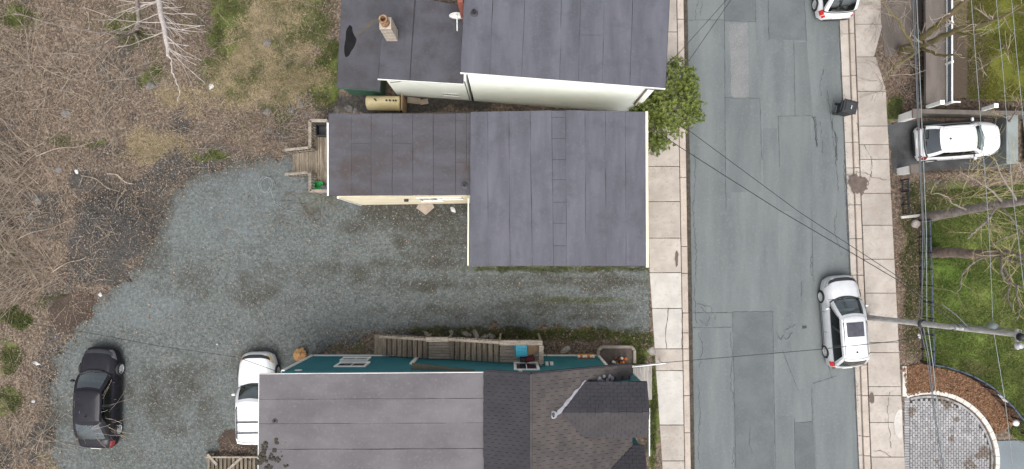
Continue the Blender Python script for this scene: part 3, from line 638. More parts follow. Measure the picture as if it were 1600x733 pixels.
# middle wing
Z2 = 4.0
roof2 = [P2(606,-45,Z2),P2(590,123,Z2),P2(724,131,Z2),P2(726,11,Z2),P2(664,-2,Z2),P2(664,-45,Z2)]
w2 = [Vector(P2(597,121,Z2))+Vector((0,.15)), Vector(P2(728,128,Z2))+Vector((0,.1))]
wallring([P2(610,-40,Z2),tuple(w2[0]),tuple(w2[1]),P2(728,18,Z2),P2(658,6,Z2),P2(658,-40,Z2)], 0, Z2-.12, K['siding'], h1)
clap(h1, w2[0], w2[1], .3, Z2-.12, K['siding'], .115)
r2 = MB().prism(roof2, Z2-.12, Z2-.004).build('roof', K['underlay'], h1)
MB().beam((*roof2[1],Z2-.08),(*roof2[2],Z2-.08),.05,.14).build('fascia', K['white'], r2)
felt(r2,[(606,-45),(590.4,122.8),(640,125.8),(650,-45)],Z2,K['roofd'],.003); felt(r2,[(650,-4),(641,125.8),(724,130.8),(725.5,10.5),(664,-2)],Z2,K['roofd'],.003)
felt(r2,[(611,54),(611,72),(633,72),(633,30),(622,30),(622,54)],Z2+.014,K['roofd'],.003)
dd = (w2[1]-w2[0]).normalized(); oo = Vector((dd.y,-dd.x)); ln = (w2[1]-w2[0]).length
opening(h1, w2[0], dd, oo, ln*.67, ln*.67+.62, .95, 1.25, frame=.08)
MB().tube([(*(w2[0]+dd*ln*.98+oo*.05),Z2-.3),(*(w2[0]+dd*ln*.985+oo*.05),.4)], .02, 6).build('cable', K['dark'], h1)
MB().tube([(*(w2[0]+dd*.12+oo*.04),Z2-1.3),(*(w2[0]+dd*ln*.45+oo*.04),Z2-.3)], .012, 5).build('cable', K['dark'], h1)
# chimney
cb = P(613,56,Z2)
ch = MB()
for k in range(9): ch.cbox(cb.x-.24+.006*(k%2),cb.x+.24-.006*(k%2),cb.y-.24+.006*(k%2),cb.y+.24-.006*(k%2),Z2+.18*k,Z2+.18*k+.175,.012)
ch.box(cb.x-.2,cb.x+.2,cb.y-.2,cb.y+.2,Z2,Z2+1.62)
chim = ch.build('chimney', M('chimney_stone',(.42,.37,.31),(.32,.275,.225),scale=6,rough=.9,bump=.5), r2)
MB().lathe([(.19,1.6),(.19,1.85),(.16,1.86),(.16,1.98),(.19,2.0),(.17,2.12),(.11,2.12),(.11,1.7)], 18, (cb.x,cb.y,Z2)).build('chimney_pot', M('clay_pot',(.33,.20,.11),(.14,.08,.05),scale=7,rough=.85), chim)
MB().box(cb.x-.34,cb.x+.36,cb.y-.4,cb.y+.3,Z2+.013,Z2+.03).build('flashing', K['roofd'], chim)
# brick strip + satellite dish on the edge of the main block
bk = P(722,4,5.2); MB().box(bk.x-.1,bk.x+.1,bk.y-.4,bk.y+1.0,Z2,6.3).build('brick_pier', M('brick_red',(.28,.09,.06),(.2,.06,.045),rough=.9), h1)
sd = P(714,24,4.7); ds = MB()
prof = [(0,-.09),(.14,-.075),(.26,-.03),(.33,.02),(.33,.035),(.25,-.012),(.13,-.055),(0,-.07)]
T = Matrix.Translation(sd) @ Matrix.Rotation(R(82),4,'X'); ds.lathe(prof[1:-1], 20); ds.v = [tuple(T@Vector((v[0],v[1]*.85,v[2]))) for v in ds.v]
dish = ds.build('satellite_dish', K['white'], h1, True); MB().tube([sd+Vector((0,-.1,-.05)),sd+Vector((.0,-.5,-.1)),sd+Vector((0,-.62,-.1))],.025,6).build('dish_arm',K['white'],dish)
MB().tube([sd+Vector((0,.05,0)),sd+Vector((.1,.1,-.68))],.03,6).build('dish_mast',K['metal'],dish)
# low lean-to on the left
Z3 = 1.9
roof3 = [P2(536,-45,Z3),P2(526,137,Z3),P2(594,142,Z3),P2(612,-45,Z3)]
wl3 = shrink([Vector(p) for p in roof3], .16); wallring([tuple(p) for p in wl3], 0, Z3-.1, K['green'], h1)
clap(h1, wl3[1], wl3[2], .1, Z3-.1, K['green'], .12)
r3 = MB().prism(roof3, Z3-.12, Z3-.004).build('roof', K['underlay'], h1)
MB().beam((*roof3[1],Z3-.07),(*roof3[2],Z3-.07),.05,.12).build('fascia', K['green'], r3)
mstain = M('roof_felt_stained',(.062,.061,.073),(.042,.041,.048),scale=.9,rough=.6,rnoise=.15,c3=(.08,.08,.09),s3=30,t3=(.56,.8),c4=(.035,.032,.034),s4=.7,t4=(.52,.68))
felt(r3,[(536,-45),(526.4,136.8),(593.4,141.6),(611,-45)],Z3,mstain,.003)
def roofblob(pts, z, name, mat, parent):
    m = MB(); m.add([P(*p,z) for p in pts],[tuple(range(len(pts)))]); o = m.build(name,mat,parent,fix=False)
    if o.data.polygons[0].normal.z < 0: o.data.flip_normals()
    return o
roofblob([tuple(v)[:2] for v in (lambda L: [p for p in smooth([Vector((*q,0)) for q in L+L[:1]],4)][:-1])([(546,39),(550,42),(551,49),(554,56),(557,62),(554,72),(549,80),(545,87),(540,89),(538,82),(538,72),(540,60),(541,48)])],Z3+.016,'puddle',M('rain_puddle',(.008,.008,.009),(.012,.012,.012),rough=.12,spec=.15),r3)
K['ochre'] = M('ochre_stain',(.085,.072,.045),(.062,.058,.055),scale=2.5,rough=.7,lo=.35,hi=.6)
roofblob([(557,50),(564,46),(572,40),(580,33),(590,29),(598,27),(598,34),(590,36),(580,40),(572,46),(563,52),(558,55)],Z3+.015,'stain',K['ochre'],r3)

# ---------------------------------------------------------------- house B (middle): slate felt flat roofs
h2 = thing('house', 'flat roofed cream house with wide slate felt roof in the middle beside the sidewalk', 'house')
ZB, ZW = 4.9, 4.6
rb = [P2(736,175,ZB),P2(733,415.5,ZB),P2(1009,416.5,ZB),P2(1008,174.5,ZB),P2(880,172,ZB)]
wb = shrink([Vector(rb[i]) for i in (0,1,2,3)], .1)
wallring([tuple(p) for p in wb],0,ZB-.1,K['cream'],h2)
rB = MB().prism(rb,ZB-.16,ZB-.004).build('roof',K['underlay'],h2)
sx = [735.5,762,795,828,862,884,914,946,977,1008]; sb = [733.3,763,797,832,865,885,915,947,978,1008.7]
for i in range(9):
    if i == 4:
        ys_ = [173,183.5,217,249.5,281,316,349,384,416]
        for k in range(8):
            t0, t1 = (ys_[k]-173)/243, (ys_[k+1]-173)/243
            felt(rB,[lerp((sx[i],173),(sb[i],416),t0),lerp((sx[i],173),(sb[i],416),t1),lerp((sx[i+1],173),(sb[i+1],416),t1),lerp((sx[i+1],173),(sb[i+1],416),t0)],ZB,K['roofg'],.007,.003*(k%2))
    else:
        g_ = .008 if i in (2,3,8) else .004
        y0a = 175-3*max(0,1-abs(sx[i]-880)/140); y0b = 175-3*max(0,1-abs(sx[i+1]-880)/140)
        felt(rB,[(sx[i],y0a),(sb[i],415.6),(sb[i+1],415.9),(sx[i+1],y0b)],ZB,K['roofg'],g_,.005*(i%2))
MB().beam((*P2(1010.5,174,ZB),ZB-.06),(*P2(1011.5,418,ZB),ZB-.06),.11,.14).build('gutter',K['cream'],rB)
MB().beam((*P2(731.8,310,ZB),ZB-.08),(*P2(731.3,415,ZB),ZB-.08),.06,.16).build('fascia',K['cream'],rB)
for k in range(12): 
    q = P(1013,190+k*19+random.uniform(-4,4),ZB-.05); MB().box(q.x-.05,q.x+.0,q.y-.03,q.y+.03,ZB-.12,ZB-.03).build('gutter_bracket',K['white'],rB)
rw2 = [P2(513,178,ZW),P2(513,306,ZW),P2(737,304.5,ZW),P2(737,175.5,ZW)]
ww = [Vector(P2(527,308,ZW))+Vector((0,.02)), Vector(P2(737,306,ZW))+Vector((0,.05))]
wallring([P2(527,182,ZW),tuple(ww[0]),tuple(ww[1]),P2(737,182,ZW)],0,ZW-.12,K['cream'],h2)
clap(h2, ww[0], ww[1], .05, ZW-.12, K['cream'], .12)
rW = MB().prism(rw2,ZW-.14,ZW-.004).build('roof',K['underlay'],h2)
wx_ = [513.4,549,580,613,645,677,712,729,736]
for i in range(8):
    a = wx_[i]; b = wx_[i+1]
    if i == 6:
        for ya, yb2 in ((177,189),(189,254),(254,305)): felt(rW,[(a,ya),(a,yb2),(b,yb2),(b,ya)],ZW,K['roofw'],.006)
    elif i in (1,3): 
        for ya, yb2 in ((177.5,224),(224,306)): felt(rW,[(a,ya),(a,yb2),(b,yb2),(b,ya)],ZW,K['roofw'],.006)
    else: felt(rW,[(a,177.6),(a,305.8),(b,305.2),(b,177)],ZW,K['roofw'],.009 if i in (2,4,5) else .005,.005*(i%2))
felt(rW,[(720,281),(720,297),(735,297),(735,281)],ZW+.016,K['roofw'],.0)
pipe_vent(rW, 726, 290, ZW+.03, .07, .28)
MB().beam((*P2(512,192,ZW),ZW-.05),(*P2(512.5,306,ZW),ZW-.05),.07,.12).build('fascia',K['white'],rW)
dd = (ww[1]-ww[0]).normalized(); oo = Vector((dd.y,-dd.x)); ln = (ww[1]-ww[0]).length
opening(h2,ww[0],dd,oo,ln*.58,ln*.58+.85,2.0,3.6,frame=.09); opening(h2,ww[0],dd,oo,ln*.73,ln*.73+.95,2.9,3.7,frame=.09)
hv = ww[0]+dd*ln*.475+oo*.03; m = MB(); m.lathe([(.10,0),(.10,.12),(.07,.12)],14,(0,0,0)); T = Matrix.Translation((hv.x,hv.y,3.2))@Matrix.Rotation(R(90),4,'X'); m.v = [tuple(T@Vector(v)) for v in m.v]; m.build('wall_vent',K['dark'],h2)
MB().beam((*(ww[0]-dd*.02+oo*.02),.05),(*(ww[0]-dd*.02+oo*.02),ZW-.14),.09,.07).build('corner_board',K['white'],h2)

# rear deck of house B
dk = thing('wooden_deck','weathered wooden deck with box railings and steps down to the gravel','deck')
zd = .85
dx0, dx1, dy0, dy1 = P(492,0,zd).x, P(521,0,zd).x, P(0,303,zd).y, P(0,193,zd).y
nb = 8
for i in range(nb):
    a = dx0+(dx1-dx0)*i/nb; MB().cbox(a+.006,a+(dx1-dx0)/nb-.006,dy0,dy1,zd-.04,zd+random.uniform(-.004,.004),.006).build('deck_board',K['wood'],dk)
fr = MB(); fr.box(dx0,dx1,dy0+.02,dy0+.08,.5,zd-.045); fr.box(dx0,dx1,dy1-.08,dy1-.02,.5,zd-.045); fr.box(dx0+.02,dx0+.08,dy0+.09,dy1-.09,.5,zd-.045); fr.build('deck_frame',K['woodd'],dk)
zr_ = zd+.95
def railing(parent, a, b, za, zb, zt, mat, gap=.13, wtop=.14, bal=True, top='top_rail'):
    """a,b xy; za/zb floor heights; zt rail height above"""
    a, b = Vector(a), Vector(b)
    MB().beam((*a,za+zt),(*b,zb+zt),wtop,.045).build(top,mat,parent)
    MB().beam((*a,za+.12),(*b,zb+.12),.05,.07).build('bottom_rail',mat,parent)
    n = max(1,int((b-a).length/gap))
    bm_ = MB().box(-.02,.02,-.02,.02,0,zt-.14).mesh('baluster',mat)
    if bal:
        for k in range(n+1):
            t = k/n; o = link('baluster',bm_,parent); p = a.lerp(b,t); o.location = (p.x,p.y,za+(zb-za)*t+.12)
def post(parent, p, z0, z1, mat, s=.09, name='post'):
    return MB().box(p[0]-s/2,p[0]+s/2,p[1]-s/2,p[1]+s/2,z0,z1).build(name,mat,parent)
yst0, yst1 = P(0,272,zd).y, P(0,236,zd).y
railing(dk,(dx0+.05,yst1+.05),(dx0+.05,dy1-.05),zd,zd,.95,K['woodx'])
railing(dk,(dx0+.05,dy1-.05),(dx1-.05,dy1-.05),zd,zd,.95,K['woodx'])
railing(dk,(dx0+.05,dy0+.05),(dx0+.05,yst0-.05),zd,zd,.95,K['woodx'])
railing(dk,(dx0+.05,dy0+.05),(dx1-.05,dy0+.05),zd,zd,.95,K['woodx'])
for p in ((dx0+.05,dy0+.05),(dx0+.05,dy1-.05),(dx0+.05,yst0-.05),(dx0+.05,yst1+.05),(dx1-.05,dy0+.05),(dx1-.05,dy1-.05)): post(dk,p,0,zd+.92,K['woodx'])
ns = 5
for k in range(ns):
    za = zd*(ns-k)/(ns+1); xa = dx0-.26*(k+1)
    for e in range(2): MB().cbox(xa+.13*e+.004,xa+.13*(e+1)-.004,yst0,yst1,za-.04,za+random.uniform(-.003,.003),.006).build('tread',K['wood'],dk)
    MB().box(xa+.24,xa+.258,yst0+.02,yst1-.02,za-.02,za+zd/(ns+1)-.045).build('riser',K['woodd'],dk)
for yy in (yst0-.03, yst1+.03):
    railing(dk,(dx0-.26*ns-.1,yy),(dx0-.06,yy),.05,zd*.95,.88,K['woodx'],.16,.12)
    post(dk,(dx0-.26*ns-.06,yy),0,.93,K['woodx'])
    MB().beam((dx0-.26*ns,yy,.06),(dx0,yy,zd-.08),.04,.2).build('stringer',K['woodd'],dk)

# ---------------------------------------------------------------- house C (bottom): teal siding, pale flat roof and shingled gable
h3 = thing('house','teal sided house with pale flat roof and brown shingled gable toward the street','house')
ZF = 4.5
rf = [P2(405,585,ZF),P2(403,790,ZF),P2(760,790,ZF),P2(760,582.5,ZF)]
YW = P(0,584,ZF).y+.05; YB = P(0,790,ZF).y
XW = P(438,0,ZF).x; XR = P(950,0,3.0).x; XF = P(760,0,ZF).x
RX, RZ = P(830,0,5.3).x, 5.3; EX, EZ = P(985,0,2.9).x, 2.9; LZ = 4.62
def mz(x):                                                       # main gable roof surface
    return RZ-(x-RX)*(RZ-EZ)/(EX-RX) if x > RX else RZ-(RX-x)*(RZ-LZ)/(RX-XF)
wallring([(XW,YB),(XF,YB),(XF,YW),(XW,YW)],0,ZF-.16,K['teal'],h3)
MB().add([(XF,YW,0),(XR,YW,0),(XR,YW,mz(XR)-.13),(RX,YW,RZ-.13),(XF,YW,LZ-.13),(XF,YB,0),(XR,YB,0),(XR,YB,mz(XR)-.13),(RX,YB,RZ-.13),(XF,YB,LZ-.13)],
         [(0,1,2,3,4),(9,8,7,6,5),(1,6,7,2),(2,7,8,3),(3,8,9,4),(0,4,9,5),(0,5,6,1)]).build('wall',K['teal'],h3)
clap(h3,(XF,YW),(XW,YW),.05,ZF-.16,K['teal'],.115)
clap(h3,(RX,YW),(XF,YW),.05,RZ-.13,K['teal'],.115,zb=LZ-.13); clap(h3,(XR,YW),(RX,YW),.05,mz(XR)-.13,K['teal'],.115,zb=RZ-.13)
rF = MB().prism(rf,ZF-.16,ZF-.004).build('roof',K['underlay'],h3)
MB().beam((*rf[0],ZF-.08),(*rf[3],ZF-.08),.05,.15).build('fascia',K['white'],rF)
MB().beam((*rf[0],ZF-.08),(*rf[1],ZF-.08),.05,.15).build('fascia',K['white'],rF)
yy_ = [584.8,624,662,702,745,790]
for k in range(5):
    xl = 405-k*.4
    if k == 3: felt(rF,[(xl,yy_[k]),(xl,yy_[k+1]),(636,yy_[k+1]),(636,yy_[k])],ZF,K['roofl'],.004); felt(rF,[(636,yy_[k]-.5),(636,yy_[k+1]),(760,yy_[k+1]),(760,yy_[k]-1)],ZF,K['roofl'],.004,.003)
    else: felt(rF,[(xl,yy_[k]),(xl,yy_[k+1]),(760,yy_[k+1]-1.5),(760,yy_[k]-(2.2 if k==0 else 1.5))],ZF,K['roofl'],.007,.005*(k%2))
pipe_vent(rF,430,658,ZF,.035,.12,'dark',.13)
mm = MB(); r_ = random.Random(5)
for k in range(26):
    c = (random.gauss(420,12),random.gauss(712,14)); n = 9; rr = r_.uniform(.02,.13)*(1 if k>4 else 1.3); p = P(c[0],c[1],ZF)
    for e in range(5):
        a = r_.uniform(0,6.28); q = (p.x+rr*.7*math.cos(a),p.y+rr*.7*math.sin(a)); r0 = rr*r_.uniform(.35,.7)
        mm.lathe([(r0,.0),(r0*.9,r0*.5),(r0*.4,r0*.75)],7,(q[0],q[1],ZF+.012))
tag(mm.build('moss_clump',M('moss_dark',(.03,.026,.022),(.05,.045,.03),rough=.95,scale=10),rF),kind='stuff')
# corner boards, bottom trim, windows on the north wall
def nb_(x0,x1,z0,z1,t=.05,mat='white',name='trim'): return MB().box(x0,x1,YW+.03,YW+.03+t,z0,z1).build(name,K[mat],h3)
nb_(XW-.02,XW+.12,0,ZF-.18,.05,'white','corner_board'); MB().box(XW-.05,XW-.005,YW-.14,YW+.03,0,ZF-.18).build('corner_board',K['white'],h3)
nb_(XW+.13,P(640,0,0).x,.0,.16,.05,'white','base_board')
nb_(P(643,0,2).x,P(649,0,2).x,.9,2.6,.06,'white','corner_board')
nb_(XR-.12,XR+.0,0,mz(XR)-.16,.05,'white','corner_board'); nb_(P(848,0,0).x,XR-.13,.0,.16,.05,'white','base_board')
A_ = (P(640,0,3).x,YW+.0); 
for (pxa,pxb,zz0,zz1) in ((537,574,.95,1.45),(530,571,2.35,3.2)):
    xa = P(pxa,0,(zz0+zz1)/2).x; xb = P(pxb,0,(zz0+zz1)/2).x; opening(h3,(xb,YW+.028),(-1,0),(0,1),0,xb-xa,zz0,zz1,frame=.11)
xa = P(807,0,3.2).x; xb = P(838,0,3.2).x; opening(h3,(xb,YW+.028),(-1,0),(0,1),0,xb-xa,2.42,4.0,name='door_window',frame=.12)
for px in (855,862.5): x = P(px,0,3).x; MB().box(x-.07,x+.07,YW+.03,YW+.14,2.5,2.9).build('meter_box',K['white'],h3)
x = P(813,0,4.2).x; MB().box(x-.08,x+.08,YW+.03,YW+.12,4.25,4.6).build('vent_cover',K['white'],h3)
x = P(465,0,4.2).x; MB().lathe([(.16,0),(.16,.05)],14,(0,0,0)).build('wall_vent',K['white'],h3).matrix_local = Matrix.Translation((x,YW+.04,4.1))@Matrix.Rotation(R(90),4,'X')
# mossy pent ledge below the eave
xa, xb = P(642,0,4.2).x, P(742,0,4.2).x
MB().add([(xa,YW+.03,4.05),(xb,YW+.03,4.3),(xb,YW+.06,4.24),(xa,YW+.30,3.86),(xa,YW+.03,3.95),(xb,YW+.03,4.2),(xb,YW+.06,4.16),(xa,YW+.30,3.76)],
         [(0,1,2,3),(7,6,5,4),(3,2,6,7),(0,3,7,4),(1,5,6,2),(0,4,5,1)]).build('pent_ledge',M('mossy_ledge',(.06,.062,.042),(.045,.045,.035),rough=.95,scale=5),h3)
# gable roof decks + shingles
YN = YW+.08
OV = .0
def deck(pts, name, parent):
    n = len(pts); m = MB(); m.add([tuple(p) for p in pts]+[(p[0],p[1],p[2]-.1) for p in pts],[tuple(range(n)),tuple(range(2*n-1,n-1,-1))]+[(i,(i+1)%n,n+(i+1)%n,n+i) for i in range(n)])
    return m.build(name,K['underlay'],parent)
rG = deck([(RX,YN,RZ),(EX,YN,EZ),(EX,YB,EZ),(RX,YB,RZ)],'roof',h3)
rL = deck([(RX-.002,YN,RZ-.001),(RX-.002,YB,RZ-.001),(XF,YB,LZ),(XF,YN,LZ)],'roof',h3)
MB().beam((XF,YN+.025,LZ-.07),(RX,YN+.025,RZ-.07),.05,.14).build('barge_board',K['shingled'],rL); MB().beam((RX,YN+.025,RZ-.07),(EX,YN+.025,EZ-.07),.05,.14).build('barge_board',K['shingled'],rG)
tabm = None
def tabs(O, u, v, nu, nv, du, dv, ok, stagger=.5, ulen=99.):
    """shingle matrices on a plane: O ridge corner, u along ridge, v down the slope (unit)"""
    u = Vector(u).normalized(); v = Vector(v).normalized(); n = u.cross(v); 
    if n.z < 0: n = -n
    out = []
    for j in range(nv):
        off = (j*stagger % 1)*du + random.uniform(-.02,.02)
        for i in range(-1,nu+1):
            ua, ub = max(0,i*du+off), min(ulen,(i+1)*du+off)
            if ub-ua < .04: continue
            c = Vector(O)+u*((ua+ub)/2)+v*((j+.5)*dv)
            if not ok(c): continue
            Mx = Matrix((( u.x,v.x,n.x,c.x),(u.y,v.y,n.y,c.y),(u.z,v.z,n.z,c.z),(0,0,0,1)))
            tilt = Matrix.Rotation(random.uniform(-.006,.012)-.012,4,'X')@Matrix.Rotation(random.uniform(-.012,.012),4,'Z')
            out.append(Mx@Matrix.Translation((0,random.uniform(-.02,.02),.012))@tilt@Matrix.Diagonal(((ub-ua)/du*random.uniform(.985,1.01),1,1,1)))
    return out
def tabmesh(du,dv,mat):
    w_, l_ = du/2-.003, dv/2+.02
    return MB().add([(-w_,-l_,0),(w_,-l_,0),(w_,l_,0),(-w_,l_,0),(-w_,-l_,.006),(w_,-l_,.006),(w_-.008,l_,.022),(-w_+.008,l_,.022)],[(3,2,1,0),(4,5,6,7),(0,1,5,4),(1,2,6,5),(2,3,7,6),(3,0,4,7)]).mesh('shingle',mat)
def joined(mats, me, name, mat, parent):
    m = MB(); fs = [tuple(p.vertices) for p in me.polygons]; vs = [v.co.copy() for v in me.vertices]
    for T in mats: m.add([T@v for v in vs],fs)
    return tag(m.build(name,mat,parent,fix=False),kind='stuff')
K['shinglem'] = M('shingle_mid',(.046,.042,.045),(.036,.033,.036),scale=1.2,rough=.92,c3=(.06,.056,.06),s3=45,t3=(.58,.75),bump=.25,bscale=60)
# dormers: ridge Y, half width, eave z at valley start, front X
DORM = []
for (yr_,hw,xf) in ((-6.70,1.17,5.78),(-10.35,1.75,5.9)):
    sl = .47 if hw < 1.5 else .65; xv = P(912,0,4.09).x if hw < 1.5 else P(990,0,3.4).x
    ze = mz(xv); zr = ze+hw*sl; xr = RX+(RZ-zr)*(EX-RX)/(RZ-EZ)
    DORM.append((yr_,hw,xf,xv,xr,ze,zr))
def indorm(x,y):
    for yr_,hw,xf,xv,xr,ze,zr in DORM:
        if abs(y-yr_) < hw-.06 and mz(x) < zr-(abs(y-yr_))*(zr-ze)/hw-.04: return True
    return False
slope = math.hypot(EX-RX,RZ-EZ); vd = Vector((EX-RX,0,EZ-RZ)).normalized()
du, dv = .33, .215
mats = tabs((RX,YN,RZ),(0,-1,0),vd,int((YN-YB)/du)+1,int(slope/dv)+1,du,dv,lambda c: YB < c.y and c.x < EX+.03 and not indorm(c.x,c.y))
tm = tabmesh(du,dv,K['shingle'])
def inview(T): 
    p = T.translation; k = CH/(CH-p.z)*S; return NY-k*p.y < 735
V_ = [T for T in mats if inview(T)]; V_.sort(key=lambda T: -T.translation.z+T.translation.y*.02)
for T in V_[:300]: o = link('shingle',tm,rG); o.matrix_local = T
rest = V_[300:]+[T for T in mats if not inview(T)]
if rest: joined(rest,tm,'shingle_field',K['shingle'],rG)
vl = Vector((XF-RX,0,LZ-RZ)); sl_ = vl.length
matsL = tabs((RX,YN,RZ),(0,-1,0),vl,int((YN-YB)/.33)+1,int(sl_/.16)+1,.33,.16,lambda c: YB < c.y and c.x > XF-.02)
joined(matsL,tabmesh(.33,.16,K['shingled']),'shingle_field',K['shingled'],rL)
tag(MB().tube([(RX,YN,RZ+.02),(RX,YB,RZ+.02)],.05,5).build('ridge_cap',K['shingle'],rG))
for (yr_,hw,xf,xv,xr,ze,zr) in DORM:
    for s in (1,-1):
        d_ = deck([(xr,yr_,zr+.01),(xv,yr_+s*hw,ze+.01),(xf,yr_+s*hw,ze+.01),(xf,yr_,zr+.01)],'dormer_roof',h3)
        v_ = Vector((0,s*hw,ze-zr)); ln_ = v_.length
        tt = tabs((xr-.2,yr_,zr+.01),(1,0,0),v_,int((xf-xr+.3)/.33)+1,int(ln_/.16)+1,.33,.16,lambda c: mz(c.x) < c.z-.0 and abs(c.y-yr_) < hw,ulen=xf-xr+.2)
        joined(tt,tabmesh(.33,.16,K['shingled'] if s > 0 else K['shinglem']),'shingle_field',K['shingled'] if s > 0 else K['shinglem'],d_)
        MB().beam((xv,yr_+s*hw,ze-.04),(xf,yr_+s*hw,ze-.04),.05,.09).build('fascia',K['shingled'],d_)
    MB().add([(xf-.12,yr_-hw+.1,0),(xf-.12,yr_+hw-.1,0),(xf-.12,yr_+hw-.1,ze-.06),(xf-.12,yr_,zr-.06),(xf-.12,yr_-hw+.1,ze-.06)]+[(XR-.1,yr_-hw+.1,0),(XR-.1,yr_+hw-.1,0),(XR-.1,yr_+hw-.1,ze-.06),(XR-.1,yr_,zr-.06),(XR-.1,yr_-hw+.1,ze-.06)],
             [(0,1,2,3,4),(9,8,7,6,5)]+[(i,(i+1)%5,5+(i+1)%5,5+i) for i in range(5)]).build('dormer_wall',K['teal'],h3)
yr_,hw,xf,xv,xr,ze,zr = DORM[0]
m = MB(); a, b = Vector((xv+.1,yr_+hw+.05,mz(xv+.1)+.05)), Vector((xr-.25,yr_-.15,mz(xr-.25)+.05))
for i in range(15):
    t = i/14; c = a.lerp(b,t); w_ = .10+.05*math.sin(i*1.7)+(.06 if 3<i<13 else 0); sd_ = Vector((.72,-.69,0)).normalized(); sd_.z = (mz(c.x+.1)-mz(c.x))*7
    p1 = c+sd_*w_*.5; p2 = c-sd_*w_*.5; p1.z = mz(p1.x)+.06; p2.z = mz(p2.x)+.06
    m.v += [tuple(p1),tuple(p2)]
m.f += [(2*i,2*i+1,2*i+3,2*i+2) for i in range(14)]; m.build('sealant_strip',K['sealant'],rG,fix=False)
pv_ = Vector((xr-.32,yr_-.05,0)); pv_.z = mz(pv_.x)
MB().lathe([(.17,.03),(.17,.06),(.08,.08),(.06,.3),(.045,.3),(.045,.1)],14,tuple(pv_)).build('vent_pipe',K['sealant'],rG)
# patched spot of flashing at the top of the slope
m = MB(); r_ = random.Random(9)
for k in range(9):
    x = XR-.25+r_.uniform(-.25,.6); y = YN-.45+r_.uniform(-.25,.12); m.lathe([(r_.uniform(.05,.14),0),(r_.uniform(.03,.08),.03)],8,(x,y,mz(x)+.03))
m.build('flashing_patch',K['sealant'],rG)
